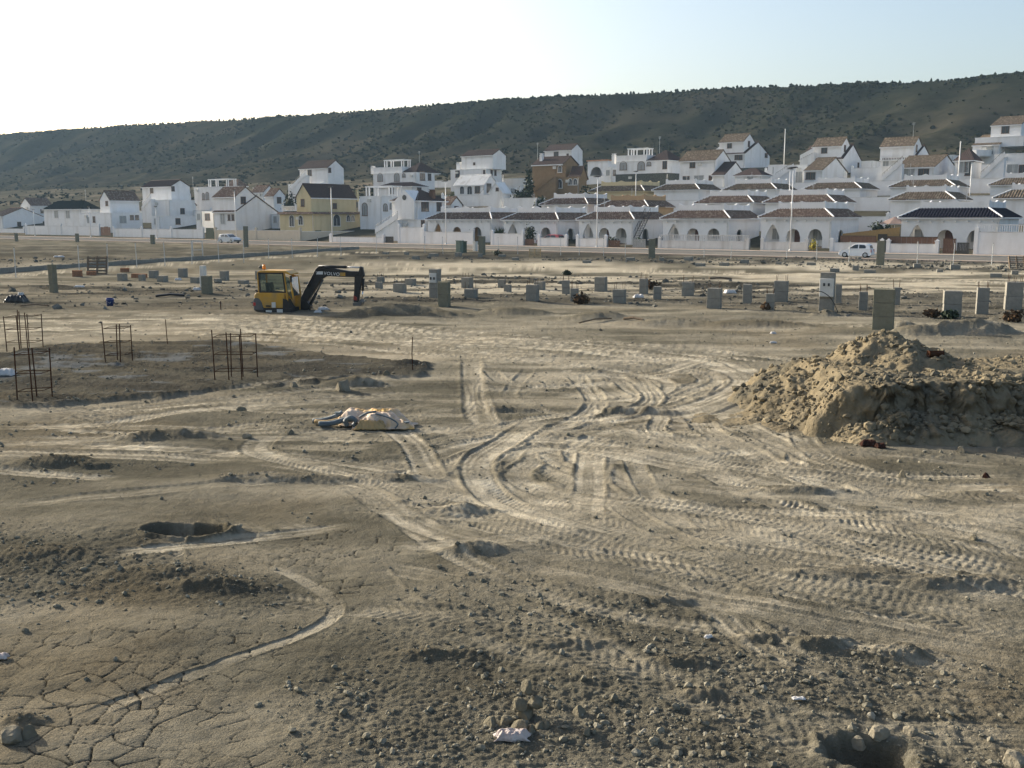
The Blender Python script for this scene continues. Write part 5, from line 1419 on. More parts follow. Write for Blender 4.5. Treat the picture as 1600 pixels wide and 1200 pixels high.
lamp("white street lamp in the middle, in front of the second arcade", 934, 276, 389, -.6, .7)
lamp("tallest street lamp with a dark head, right of centre", 1240, 262, 394, -.6, .8)
lamp("upper street lamp behind the yellow bungalow", 994, 268, 303, 40, .6)
lamp("upper street lamp just left of the tallest one", 1235, 264, 296, 30, .6)
lamp("upper street lamp before the stairs at the right", 1519, 253, 292, 40, .7)
lamp("upper street lamp behind the ochre porch bungalow", 786, 272, 310, 44, .5)
def mast(lab, px, yt, yb, v):
    u, zt = ray_v(px, yt, v); X, Y = uv_to_xy(u, v); z0 = town_z(v)
    R = thing("white_mast", lab, "mast", (X, Y, z0), STREET_ROT, "tall white masts")
    MB().tube([(0, 0, -.3), (0, 0, zt - z0)], .11, 6, .07).build("pole", "white_paint", R, True)
    MB().lathe([(.1, zt - z0), (.12, zt - z0 + .1), (.02, zt - z0 + .25)], 0, 0, 8).build("cap", "white_paint", R)
mast("tall white mast rising above the houses right of centre", 1227, 203, 256, 98)
mast("white mast at the right, before the white villa with the stair", 1501, 223, 277, 60)

# thin fence posts of the site
def fence_post(lab, x, y, h):
    X, Y, z = gpz(x, y)
    R = thing("fence_post", lab, "fence post", (X, Y, z), random.uniform(-.2, .2), "thin site fence posts")
    R.rotation_euler = (random.uniform(-.03, .03), random.uniform(-.03, .03), 0)
    MB().tube([(0, 0, -.2), (0, 0, h)], .028, 6).build("pole", "galvanised", R)
    MB().lathe([(.034, h), (.034, h + .03), (.012, h + .05)], 0, 0, 6).build("cap", "plastic_black", R)
random.seed(4)
ORD = ["first", "second", "third", "fourth", "fifth", "sixth", "seventh", "eighth", "ninth", "tenth", "eleventh", "twelfth", "thirteenth", "fourteenth", "fifteenth", "sixteenth", "seventeenth", "eighteenth", "nineteenth", "twentieth", "twenty-first", "twenty-second", "twenty-third", "twenty-fourth", "twenty-fifth", "twenty-sixth", "twenty-seventh", "twenty-eighth", "twenty-ninth", "thirtieth"]
for k, (x, y) in enumerate(((25, 434), (124, 424), (169, 421), (214, 418), (258, 416), (300, 412), (342, 410), (381, 410), (420, 404), (457, 403), (496, 401), (533, 400))):
    fence_post(f"{ORD[k]} thin grey post from the left along the low field wall", x, y, 1.9)
for k, (x, y) in enumerate(((588, 395), (664, 395), (692, 396), (779, 397), (809, 397), (876, 398), (905, 399), (943, 400), (977, 399), (1100, 402), (1142, 404), (1229, 405), (1276, 406), (1326, 409), (1433, 411), (1489, 414), (1549, 415))):
    fence_post(f"{ORD[k]} thin grey post from the left along the near side of the street", x, y, 1.8)

# low concrete wall along the edge of the empty field, left
A, C = gp(-60, 430), gp(560, 389)
L = math.hypot(C[0] - A[0], C[1] - A[1]); ang = math.atan2(C[1] - A[1], C[0] - A[0])
R = thing("field_wall", "low grey concrete wall along the edge of the empty field", "low wall", (A[0], A[1], 0), ang)
n = 40
for k in range(n): MB().box(L * k / n, L * (k + .995) / n, -.12, .12, -.4, .30 + .02 * (k % 3)).build("wall_segment", "concrete", R)

# ---------------------------------------------------------------- concrete stub columns of the foundations
rs = random.Random(9)
CMB = {}
def column(lab, px, yt, yb, wpx, rebar=True, tall=False, name="concrete_stub", mat="concrete", blocks=None, group="concrete stub columns", rz=None, cat="concrete column"):
    X, Y, z = gpz(px, yb)
    dist = math.hypot(Y * CP + (CAM_H - z) * SP, 0)
    w = wpx * dist / F * 0.86
    h = max(.25, (yb - yt) * dist / F * 1.02)
    R = thing(name, lab, cat, (X, Y + w * .5, z - .02), STREET_ROT * .5 + rs.uniform(-.12, .12) if rz is None else rz, group)
    n = blocks or max(1, round(h / .62))
    dd = w * (.8 if wpx > 20 else .95)
    for k in range(n):
        a, c = h * k / n, h * (k + 1) / n
        j = rs.uniform(-.008, .008)
        b = MB().box(-w / 2 + j, w / 2 + j, -dd / 2 + j, dd / 2 + j, (a - .3 if k == 0 else a + .006), c - .006)
        b.build("concrete_block", mat, R, bevel=.012)
    if n > 1: MB().box(-w / 2 + .015, w / 2 - .015, -dd / 2 + .015, dd / 2 - .015, 0, h - .02).build("mortar_core", "mortar", R)
    if rebar:
        m = 4 if w < .6 else 6
        for k in range(m):
            fx = (k % (m // 2)) / (m // 2 - 1) - .5; fy = -.36 if k < m // 2 else .36
            x0 = fx * w * .74; y0 = fy * dd
            hh = rs.uniform(.18, .36)
            MB().tube([(x0, y0, h - .05), (x0 + rs.uniform(-.03, .03), y0, h + hh)], .009, 5).build("rebar", "rust", R)
    return R
P1 = lambda z, zt, zb, zw: (560 + z / 3.077, 380 + zt / 3.077, 380 + zb / 3.077, zw / 3.077)
P2 = lambda z, zt, zb, zw: (1060 + z / 2.963, 380 + zt / 2.963, 380 + zb / 2.963, zw / 2.963)
LZ = lambda z, zt, zb, zw: (z / 3.81, 360 + zt / 3.81, 360 + zb / 3.81, zw / 3.81)
main_row = [P1(*q) for q in ((105, 160, 187, 34), (98, 186, 218, 34), (248, 170, 202, 50), (197, 193, 240, 60), (523, 162, 212, 52), (540, 212, 257, 60), (690, 172, 212, 36), (717, 200, 235, 36), (838, 197, 275, 64), (872, 183, 222, 52), (998, 178, 245, 40), (1040, 212, 277, 40), (1168, 163, 233, 60), (1258, 222, 290, 66), (1373, 175, 247, 42), (1440, 207, 270, 42))]
main_row += [P2(*q) for q in ((48, 180, 245, 64), (172, 210, 304, 72), (322, 190, 280, 44), (428, 232, 312, 46), (482, 175, 272, 70), (742, 188, 280, 30), (860, 225, 312, 46), (1012, 205, 287, 40), (1280, 225, 345, 90), (1415, 203, 327, 60), (1565, 180, 310, 84))]
main_row.sort(key=lambda q: q[0])
for k, q in enumerate(main_row):
    column(f"{ORD[k]} concrete stub from the left in the row before the pale dirt track", *q, rebar=(k % 3 != 0), blocks=2 if q[2] - q[1] > 20 else 1)
left_row = sorted([LZ(*q) for q in ((722, 255, 300, 50), (842, 262, 300, 36), (908, 240, 285, 50), (960, 272, 308, 56), (1083, 225, 280, 48), (1162, 278, 315, 62), (1293, 285, 312, 40), (1332, 240, 298, 48), (1442, 295, 320, 58), (1545, 240, 292, 50))])
for k, q in enumerate(left_row):
    column(f"{ORD[k]} concrete stub from the left in the group left of the excavator", *q, rebar=False, blocks=1)
far_row = [P1(*q) for q in ((130, 38, 52, 30), (230, 42, 55, 22), (275, 62, 80, 35), (360, 50, 65, 45), (480, 45, 65, 32), (585, 48, 68, 24), (690, 55, 68, 36), (755, 68, 82, 36), (1100, 80, 95, 45), (1200, 70, 85, 24), (1310, 65, 82, 46), (1458, 68, 85, 24), (1585, 70, 88, 30))]
far_row += [P2(*q) for q in ((50, 65, 82, 44), (105, 93, 108, 50), (215, 88, 104, 48), (310, 78, 96, 44), (467, 83, 97, 30), (620, 88, 104, 44), (730, 116, 134, 50), (825, 103, 125, 34), (895, 125, 140, 60), (1110, 95, 115, 36), (1215, 122, 135, 30), (1290, 102, 124, 50), (1482, 138, 158, 60), (1563, 125, 145, 34))]
far_row.sort(key=lambda q: q[0])
for k, q in enumerate(far_row):
    column(f"{ORD[k]} low concrete stub from the left in the far bed along the street", *q, rebar=False, blocks=1, group="low stubs of the far bed")

# service pillars: a block pier, some with a white meter cabinet
def pier(lab, px, yt, yb, wpx, n=3, cab=None, mat="concrete_green", rz=None):
    R = column(lab, px, yt, yb, wpx, False, name="service_pillar", mat=mat, blocks=n, group="block service pillars", cat="pillar", rz=rz)
    if cab:
        d = MB(); w, dd, z0, z1 = cab
        c = MB().box(-w / 2, w / 2, -.02, .32, z0, z1); o = c.build("meter_cabinet", "cabinet_white", R, bevel=.01); o.location = (0, -dd, 0)
        for k in range(2):
            zz = z0 + (z1 - z0) * (.03 + .48 * k)
            q = MB().box(-w / 2 + .03, w / 2 - .03, -.035, -.02, zz, zz + (z1 - z0) * .45).build("cabinet_door", "cabinet_white", o)
        for sx in (-.09, .09): MB().box(sx - .04, sx + .04, -.055, -.036, z1 - .3, z1 - .18).build("meter_window", "dark_window", o)
    return R
pier("block pillar with pale foot standing at the far left of the yard", 82, 413, 457, 11, 3)
pier("block pillar with pale foot left of the excavator", 322, 430, 458, 15, 2)
column("thin white post cabinet behind the pillar left of the excavator", 317, 415, 449, 9, False, name="service_pillar", mat="cabinet_white", blocks=2, group="block service pillars", cat="pillar")
pier("tall pale pillar with white meter cabinet right of the excavator arm", 680, 421, 466, 17, 3, (.36, .24, .75, 1.2), "concrete")
pier("olive block pillar in front of the cabinet pillar right of the excavator", 693.5, 440, 479, 19, 2)
pier("tall pillar with white two door meter cabinet at the right", 1294.5, 427, 487, 25, 3, (.55, .34, .62, 1.35), "concrete", rz=-.42)
pier("broad olive block pillar nearest the camera at the right", 1385, 449, 512, 36, 3)
pier("block pillar beside the street in front of the arcades", 753, 369, 398, 10, 3)
pier("block pillar beside the street right of the black metal stair", 1019, 374, 403, 11, 3)
pier("block pillar beside the street right of the white hatchback", 1377, 376, 414, 13, 3)
pier("first small block pillar from the left at the street edge", 25, 364, 377, 4.5, 2)
pier("second small block pillar from the left at the street edge", 120, 365, 378, 5, 2)
pier("third small block pillar from the left at the street edge", 238, 367, 382, 6, 2)
pier("dark topped block pillar in front of the silver car", 384, 354, 386, 6.5, 3)

# ---------------------------------------------------------------- rebar cages and stakes
def cage(lab, xs, yt, yb, depth=.32, rings=(.2, .55, .9)):
    cx = sum(xs) / len(xs)
    X, Y, z = gpz(cx, yb)
    dist = Y * CP + CAM_H * SP
    H = (yb - yt) * dist / F + .04
    R = thing("rebar_cage", lab, "rebar cage", (X, Y, z - .03), 0, "rebar cages in the footings")
    pts = []
    for k, x in enumerate(sorted(xs)):
        lx = (x - cx) * dist / F; ly = depth if k % 2 else 0.0
        hh = H * rs.uniform(.93, 1.05)
        lean = rs.uniform(-.04, .04)
        MB().tube([(lx, ly, -.15), (lx + lean * .5, ly, hh * .5), (lx + lean, ly, hh)], .0135, 6).build("rebar", "rust", R)
        pts.append((lx, ly))
    x0, x1 = min(p[0] for p in pts), max(p[0] for p in pts)
    for f in rings:
        zz = H * f; t = rs.uniform(-.03, .03)
        MB().tube([(x0, 0, zz), (x1, 0, zz + t), (x1, depth, zz + t), (x0, depth, zz), (x0, 0, zz)], .008, 5).build("tie_ring", "rust", R)
cage("rebar cage at the left edge, behind the nearer cage", (11, 20, 31, 33, 44, 55), 496, 549, .5)
cage("rebar cage nearest the left edge, lowest in the picture", (27, 44, 51, 68), 545, 625, .4)
cage("narrow four bar rebar cage between the left edge and the large cage", (165, 174, 188, 198), 508, 566, .4)
cage("largest rebar cage with six bars in the middle of the footings", (336, 353, 358, 372, 378, 395), 519, 593, .45)
def stake(lab, x, yt, yb, r=.012):
    X, Y, z = gpz(x, yb); dist = Y * CP + CAM_H * SP; H = (yb - yt) * dist / F
    o = MB().tube([(0, 0, -.15), (rs.uniform(-.02, .02), 0, H * .5), (rs.uniform(-.04, .04), 0, H)], r, 6).build("rebar_stake", "rust", None, loc=(X, Y, z))
    tag(o, lab, "stake", "single rebar stakes")
stake("single rusty stake between the narrow and the large cage", 262, 499, 538)
stake("single rusty stake beside the tyre tracks right of the footings", 645, 527, 578)
stake("lone stake rising from the leftmost cage", 31, 484, 545)
stake("thin stake near the excavator's left side", 345, 470, 483, .02)

# ---------------------------------------------------------------- excavator
def ex(zx, zy):                    # measured on the machine: metres along it and up
    return ((zx / 7.27 - 20) / 38.5, (487 - 390 - zy / 7.27) / 38.5)
gm, N, L_, B = nodes_of("cab_glass")
B.inputs["Base Color"].default_value = (0.30, 0.37, 0.33, 1); B.inputs["Transmission Weight"].default_value = 0.9; B.inputs["Roughness"].default_value = 0.05; B.inputs["IOR"].default_value = 1.12
EXP = gpz(400, 487)
E = thing("excavator", "small yellow excavator with black boom, sunk in a trench", "excavator", (EXP[0], EXP[1] + .9, EXP[2] - .02), math.radians(-9))
def poly(pts): return [ex(*p) for p in pts]
body = MB().prism(poly([(150, 660), (142, 560), (150, 500), (175, 482), (490, 478), (512, 500), (512, 660)]), -.72, .72).build("body", "machine_yellow", E, bevel=.05)
MB().prism(poly([(138, 690), (136, 560), (152, 538), (205, 545), (240, 590), (258, 650), (262, 690)]), -.745, .745).build("counterweight", "machine_grey", E, bevel=.05)
MB().prism(poly([(262, 706), (262, 656), (590, 656), (590, 706)]), -.735, .70).build("skirt", "machine_black", E, bevel=.02)
MB().prism(poly([(487, 655), (492, 545), (540, 560), (590, 655)]), -.728, -.30).build("engine_step", "machine_black", E)
for (z0, z1, y0, y1, m) in ((360, 405, 590, 650, 'cabinet_white'), (288, 358, 680, 704, 'cabinet_white'), (420, 488, 668, 708, 'cabinet_white'), (290, 345, 625, 640, 'machine_black')):
    MB().prism(poly([(z0, y1), (z0, y0), (z1, y0), (z1, y1)]), -.765, -.746 if y0 > 650 else -.722).build("plate", m, E)
MB().prism(poly([(140, 630), (140, 595), (168, 595), (168, 630)]), -.76, -.746).build("tail_light", "tail_red", E)
# cab: frame posts, roof, panes
cabf = MB()
ya, yb_ = -.70, .22
for y in (ya, yb_ - .06):
    for seg in (([(198, 480), (190, 262), (206, 255), (214, 480)]), ([(520, 480), (500, 258), (520, 262), (545, 480)]), ([(194, 268), (205, 248), (500, 248), (520, 268)]), ([(205, 496), (205, 480), (540, 482), (540, 496)])):
        cabf.prism(poly(seg), y, y + .06)
    cabf.prism(poly([(545, 480), (520, 285), (575, 300), (612, 520), (600, 690), (545, 690)]) if y == yb_ - .06 else poly([(530, 690), (530, 490), (545, 480), (550, 690)]), y, y + .06)
cabf.prism(poly([(575, 300), (585, 295), (618, 520), (606, 560)]), ya, ya + .05); cabf.prism(poly([(575, 300), (585, 295), (618, 520), (606, 560)]), yb_ - .05, yb_)
cab = cabf.build("cab", "machine_yellow", E)
MB().prism(poly([(190, 262), (202, 242), (240, 232), (530, 232), (592, 268), (585, 282), (500, 252), (215, 252)]), ya - .02, yb_ + .02).build("cab_roof", "machine_yellow", E, bevel=.02)
MB().prism(poly([(226, 474), (216, 268), (494, 268), (516, 474)]), ya + .02, ya + .035).build("side_pane", "cab_glass", cab)
for seg in ([(214, 482), (205, 256), (222, 264), (232, 470)], [(205, 256), (505, 256), (492, 272), (220, 272)], [(492, 264), (506, 258), (530, 482), (512, 472)], [(214, 482), (226, 466), (516, 468), (530, 482)]):
    MB().prism(poly(seg), ya - .010, ya + .02).build("pane_seal", "machine_black", cab)
for k, (a_, c_, d_) in enumerate((((700, 420), (800, 235), (900, 196)), ((720, 430), (815, 250), (960, 215)))):
    pa, pm, pc = ex(*a_), ex(*c_), ex(*d_)
    MB().tube([(pa[0], .36 - .15 - k * .02, pa[1]), (pm[0], .36 - .16 - k * .02, pm[1]), (pc[0], .36 - .15, pc[1] + .03)], .014, 6).build("hydraulic_hose", "rubber", E)
MB().prism(poly([(580, 310), (584, 308), (606, 520), (600, 522)]), ya + .06, yb_ - .06).build("front_pane", "cab_glass", cab)
MB().prism(poly([(535, 470), (528, 300), (572, 310), (600, 520), (600, 560)]), ya + .012, ya + .03).build("door_pane", "cab_glass", cab)
MB().prism(poly([(260, 480), (255, 380), (300, 370), (320, 470), (420, 480)]), -.45, .0).build("seat", "rubber", cab, bevel=.03)
bx, bz = ex(245, 235)
MB().lathe([(.02, bz - .02), (.02, bz + .05)], bx, -.4, 8).build("beacon_stem", "machine_black", E)
MB().lathe([(.065, bz + .05), (.075, bz + .09), (.06, bz + .2), (.03, bz + .24)], bx, -.4, 10).build("beacon", "beacon_orange", E, True)
mx_, mz_ = ex(595, 300)
MB().box(mx_, mx_ + .05, ya - .12, ya - .02, mz_ - .22, mz_ + .05).build("mirror", "machine_black", E)
MB().tube([(ex(180, 480)[0], -.5, ex(180, 480)[1]), (ex(145, 460)[0], -.5, ex(145, 460)[1])], .04, 8).build("exhaust", "machine_black", E)
BY = .36
MB().prism(poly([(585, 600), (610, 545), (680, 600), (720, 650), (680, 712), (590, 712)]), BY - .17, BY + .17).build("boom_bracket", "machine_black", E, bevel=.015)
boom = MB().prism(poly([(600, 560), (640, 480), (725, 340), (790, 225), (830, 192), (880, 186), (950, 205), (1080, 228), (1200, 246), (1290, 246), (1300, 285), (1250, 312), (1100, 312), (960, 306), (900, 314), (855, 340), (790, 440), (720, 540), (670, 610), (630, 625)]), BY - .12, BY + .12).build("boom", "machine_black", E, bevel=.02)
def cyl(n, a, c, r0, r1, y=BY, split=.55):
    A, C = np.array(ex(*a)), np.array(ex(*c)); M = A + (C - A) * split
    o = MB().tube([(A[0], y, A[1]), (M[0], y, M[1])], r0, 10).build(n, "machine_black", E, True)
    MB().tube([(M[0], y, M[1]), (C[0], y, C[1])], r1, 8).build("piston_rod", "chrome" if n != "boom_cylinder" else "machine_grey", o, True)
cyl("boom_cylinder", (690, 660), (868, 345), .065, .035, split=.5)
cyl("arm_cylinder", (820, 195), (1320, 205), .06, .03, split=.66)
arm = MB().prism(poly([(1300, 250), (1318, 190), (1345, 200), (1365, 300), (1340, 320), (1300, 520), (1285, 610), (1232, 600), (1240, 480), (1250, 310)]), BY - .09, BY + .09).build("arm", "machine_black", E, bevel=.015)
MB().prism(poly([(1232, 575), (1236, 520), (1275, 545), (1272, 580)]), BY - .095, BY + .095).build("arm_tip", "machine_red", arm)
cyl("bucket_cylinder", (1350, 330), (1330, 560), .05, .028, split=.6)
MB().prism(poly([(1235, 640), (1230, 600), (1290, 600), (1330, 560), (1342, 600), (1325, 640)]), BY - .2, BY + .2).build("bucket", "machine_grey", E, bevel=.01)
for s in (-.58, .42):
    t = MB().prism([(-.1, -.55), (.0, -.62), (1.5, -.62), (1.62, -.5), (1.62, -.25), (1.5, -.12), (0, -.12), (-.1, -.25)], s, s + .34).build("crawler_track", "rubber", E, bevel=.03)
for (a, c, m) in (((795, 285), (878, 250), 'white_paint'), ((1082, 300), (1145, 262), 'plaster_cream')):
    p, q = ex(*a), ex(*c)
    MB().box(p[0], q[0], BY - .13, BY - .122, p[1], q[1]).build("sticker", m if m != 'plaster_cream' else 'machine_yellow', boom)
fc = bpy.data.curves.new("boom_lettering", 'FONT'); fc.body = "VOLVO"; fc.size = .19; fc.extrude = .002; fc.space_character = 1.12
fo = bpy.data.objects.new("boom_lettering", fc); COL.objects.link(fo)
bpy.context.view_layer.update()
tm = bpy.data.meshes.new_from_object(fo.evaluated_get(bpy.context.evaluated_depsgraph_get()))
bpy.data.objects.remove(fo); tm.materials.clear(); tm.materials.append(MATS["white_paint"])
o = link("lettering", tm, boom); p = ex(888, 288); o.location = (p[0], BY - .124, p[1]); o.rotation_euler = (math.pi / 2, math.radians(4), 0)

# ---------------------------------------------------------------- cars
def car(lab, X, Y, z, rz, paint, L=3.5, Wd=1.5, H=1.45, wagon=.0):
    R = thing("parked_car", lab, "car", (X, Y, z), rz, "parked cars")
    s = L / 3.5
    def pr(pts): return [(x * s, zz * H / 1.45) for x, zz in pts]
    low = pr([(-1.72, .35), (-1.70, .75), (-1.62, .88), (.85, .90), (1.45, .80), (1.70, .62), (1.74, .35), (1.62, .22), (1.42, .20), (1.38, .40), (1.2, .56), (1.0, .56), (.82, .40), (.78, .20), (-.78, .20), (-.82, .40), (-1.0, .56), (-1.2, .56), (-1.38, .40), (-1.42, .20), (-1.62, .22)])
    b = MB(); w = Wd / 2
    n = len(low); rows = [(-w + .06, .97), (-w, 1), (w, 1), (w - .06, .97)]
    for (y, k) in rows:
        for (x, zz) in low: b.v.append((x * k, y, zz))
    b.f.append(tuple(range(n))); b.f.append(tuple(3 * n + i for i in reversed(range(n))))
    for r in range(3):
        for i in range(n):
            j = (i + 1) % n
            b.f.append((r * n + i, (r + 1) * n + i, (r + 1) * n + j, r * n + j))
    body = b.build("body", paint, R, bevel=.03)
    top = pr([(-1.62, .88), (-1.48, 1.30), (-1.2, 1.42), (-.15, 1.45), (.12, 1.38), (.82, .90)])
    g = MB(); m = len(top)
    def yy(zz): return w - .03 - (zz - .88 * H / 1.45) * .28
    for sgn in (-1, 1):
        for (x, zz) in top: g.v.append((x, sgn * yy(zz), zz))
    g.f.append(tuple(range(m))); g.f.append(tuple(m + i for i in reversed(range(m))))
    for i in range(m - 1): g.f.append((i, m + i, m + i + 1, i + 1))
    cabin = g.build("cabin", paint, R, bevel=.03)
    def side(pts, sgn, nm):
        q = MB(); P = pr(pts)
        A = [(x, sgn * (yy(zz) + .012), zz) for x, zz in P]
        n0 = len(A); q.v = A + [(x, yv - sgn * .02, zz) for x, yv, zz in A]
        q.f.append(tuple(range(n0))); q.f.append(tuple(n0 + i for i in reversed(range(n0))))
        for i in range(n0): q.f.append((i, n0 + i, n0 + (i + 1) % n0, (i + 1) % n0))
        q.build(nm, "car_glass", cabin)
    for sgn in (-1, 1):
        side([(-.30, .95), (.66, .95), (.18, 1.28), (.02, 1.34), (-.30, 1.34)], sgn, "side_window")
        side([(-1.10, .97), (-.40, .95), (-.40, 1.34), (-.95, 1.32), (-1.15, 1.12)], sgn, "side_window")
    def cross(p0, p1, nm, inset=.1, off=.012):
        (x0, z0), (x1, z1) = pr([p0, p1])
        dx, dz = x1 - x0, z1 - z0; l = math.hypot(dx, dz); nx_, nz_ = (dz / l * off, -dx / l * off) if x0 > 0 else (dz / l * -off, dx / l * off)
        ya, yb2 = yy(z0) - inset, yy(z1) - inset
        q = MB(); q.quad((x0 + abs(nx_) * (1 if x0 > 0 else -1), -ya, z0 + .01), (x0 + abs(nx_) * (1 if x0 > 0 else -1), ya, z0 + .01), (x1 + abs(nx_) * (1 if x0 > 0 else -1), yb2, z1 + .01), (x1 + abs(nx_) * (1 if x0 > 0 else -1), -yb2, z1 + .01))
        q.build(nm, "car_glass", cabin)
    cross((.79, .93), (.16, 1.36), "windscreen"); cross((-1.60, .95), (-1.49, 1.27), "rear_window")
    for sx in (-1.1, 1.1):
        for sy in (-1, 1):
            wh = bpy.data.objects.new("wheel", None); wh.empty_display_size = .1; COL.objects.link(wh); wh.parent = R; wh.location = (sx * s, sy * (w - .12), .27)
            t = MB().tube([(0, -.09, 0), (0, .09, 0)], .27, 16).build("tyre", "rubber", wh, bevel=.02)
            MB().tube([(0, sy * .088, 0), (0, sy * .102, 0)], .165, 12).build("rim", "galvanised", wh)
    for sy in (-1, 1):
        x0, z0 = pr([(1.60, .58)])[0]
        MB().box(x0 - .02, x0 + .13, sy * (w - .22) - .14, sy * (w - .22) + .14, z0, z0 + .14).build("headlight", "lamp_lens", R, bevel=.02)
        x0, z0 = pr([(-1.70, .55)])[0]
        MB().box(x0 - .03, x0 + .05, sy * (w - .12) - .09, sy * (w - .12) + .09, z0, z0 + .3).build("tail_light", "tail_red", R, bevel=.015)
        MB().box(.62 * s, .74 * s, sy * (w + .03) - .07, sy * (w + .03) + .07, .92 * H / 1.45, 1.03 * H / 1.45).build("mirror", paint, R, bevel=.02)
    for x0, nm in ((pr([(1.66, .3)])[0][0], "bumper"), (pr([(-1.76, .3)])[0][0], "bumper")):
        MB().box(x0, x0 + .11, -w + .05, w - .05, .26, .46).build(nm, "machine_grey" if paint != 'car_white' else paint, R, bevel=.03)
    MB().box(-1.79 * s, -1.772 * s, -.26, .26, .5, .62).build("number_plate", "white_paint", R)
    return R
d = gp(1338, 402.5); car("white hatchback parked facing left along the street", d[0], d[1], .02, STREET_ROT + math.pi + math.radians(6), "car_white", 3.1, 1.45, 1.36)
d = gp(359, 379.5); car("silver car parked at the left in front of the beige wall", d[0], d[1], .02, STREET_ROT + math.radians(2), "car_silver", 3.9, 1.6, 1.42)
u, _ = ray_v(861, 378, 2.2); X, Y = uv_to_xy(u, 2.2); car("dark red car parked behind the low white wall", X, Y, town_z(2.2) + .12, STREET_ROT + math.pi, "car_red", 3.9, 1.6, 1.42)
u, _ = ray_v(931, 274, 90.5); X, Y = uv_to_xy(u, 90.5); car("dark blue car under the white carport arch on the slope", X, Y, town_z(90.5) + .1, STREET_ROT - math.pi / 2, "car_blue", 3.8, 1.65, 1.5)

# ---------------------------------------------------------------- tarpaulin bag
a = gpz(565, 672); dist = a[1]
R = thing("tarpaulin", "crumpled beige tarpaulin bag with dark straps lying on the tracks", "tarpaulin", (a[0], a[1] + .1, a[2]), math.radians(-3))
def cloth(n, m, x0, x1, y0, y1, hf, name, mat, seed):
    gx = np.linspace(0, 1, n); gy = np.linspace(0, 1, m)
    S, T = np.meshgrid(gx, gy, indexing='xy')
    lo = 0.42 * (fbm(S * 5 + seed, T * 0 + 1, seed, 3) - .5); hi = 0.35 * (fbm(S * 4 + 9, T * 0 + 3, seed + 1, 2) - .5)
    Xg = x0 + (x1 - x0) * (S + .10 * (vnoise(T * 3, S * 0 + seed, 6) - .5))
    Yg = y0 + (y1 - y0) * (T * (1 + hi) + (1 - T) * lo)
    edge = np.minimum(np.minimum(S, 1 - S) * 5, np.minimum(T, 1 - T) * 3.2); e = sstep(0, 1, edge)
    ridged = 1 - np.abs(fbm(S * 4.5 + T * 2 + seed, T * 2.5 - S, seed + 3, 3) * 2 - 1)
    Z = hf(S, T) * e + .15 * (ridged - .6) * sstep(0, .5, edge) + .03 * (fbm(S * 16, T * 10, seed + 4, 3) - .5) + .02
    me = np_mesh(name, np.stack([Xg.ravel(), Yg.ravel(), Z.ravel()], 1), grid_quads(m, n), mat)
    o = link(name, me, R); s = o.modifiers.new("solid", 'SOLIDIFY'); s.thickness = .008
    return o
cloth(90, 45, -.62, .72, .15, .80, lambda S, T: .17 * (1 - .3 * S) + .04, "back_sheet", "tarp_beige", 3)
cloth(90, 45, -.20, .92, -.15, .42, lambda S, T: .19 * sstep(0, .35, S) * sstep(1.05, .5, S), "front_sheet", "tarp_beige", 21)
cloth(50, 20, -.12, .45, -.20, -.02, lambda S, T: .10, "folded_lining", "tarp_ochre", 35)
def strap(pts, r=.028, mat="strap_blue", nm="strap"): MB().tube(smooth3(pts), r, 7).build(nm, mat, R, True)
def smooth3(P):
    xy = smooth_line([(p[0], p[1]) for p in P], 5); zz = smooth_line([(p[2], 0) for p in P], 5)
    return [(q[0], q[1], w[0]) for q, w in zip(xy, zz)]
strap([(-1.0, .42, .04), (-.8, .40, .06), (-.6, .42, .12), (-.45, .46, .20)], .05)
strap([(-.95, .36, .05), (-.72, .30, .05), (-.5, .34, .1), (-.35, .4, .2)], .035, "tarp_ochre", "lining_edge")
strap([(-.82, .10, .05), (-.6, .12, .06), (-.35, .16, .12), (-.2, .2, .13)], .05)
strap([(-.28, .02, .05), (-.30, -.02, .14), (-.2, -.04, .2), (-.1, -.04, .13), (-.16, -.02, .05)], .045)
strap([(-.05, .0, .2), (.1, .02, .28), (.25, .05, .30)], .022)
strap([(.25, -.0, .27), (.5, -.1, .22), (.66, -.12, .12), (.62, -.16, .04)], .014)
for q in ((.80, .02, .12), (-.55, .45, .2)): MB().lathe([(.05, q[2] - .01), (.05, q[2] + .01)], q[0], q[1], 10).build("eyelet", "strap_blue", R)

# ---------------------------------------------------------------- stones, litter and odd things lying about
rn = np.random.default_rng(77)
def stone(name, lab, x, y, r, mat="rock_tan", lift=.35, group=None, flat=.85, cat="stone", dz=0, jit=.14):
    X, Y, z = gpz(x, y)
    Vb, Tb = blobs(np.array([[0, 0, 0.0]]), np.array([r]), rn, ICO2, flat, 0.0)
    nrm = Vb / r
    Vb = Vb * (1 + jit * 2 * (fbm(nrm[:, 0] * 1.6 + x, nrm[:, 1] * 1.6 + nrm[:, 2] * 1.3 + y, int(x), 4) - .5))[:, None] * (1 + .10 * (rn.random((len(Vb), 1)) - .5))
    for q in range(9):               # broken faces
        nv = rn.normal(size=3); nv /= np.linalg.norm(nv); nv[2] = abs(nv[2]) * .8
        ex_ = np.maximum(0, Vb @ nv - r * rn.uniform(.42, .72)); Vb = Vb - ex_[:, None] * nv
    o = link(name, np_mesh(name, Vb, None, mat, False, Tb), None, loc=(X, Y, z + r * lift + dz))
    return tag(o, lab, cat, group)
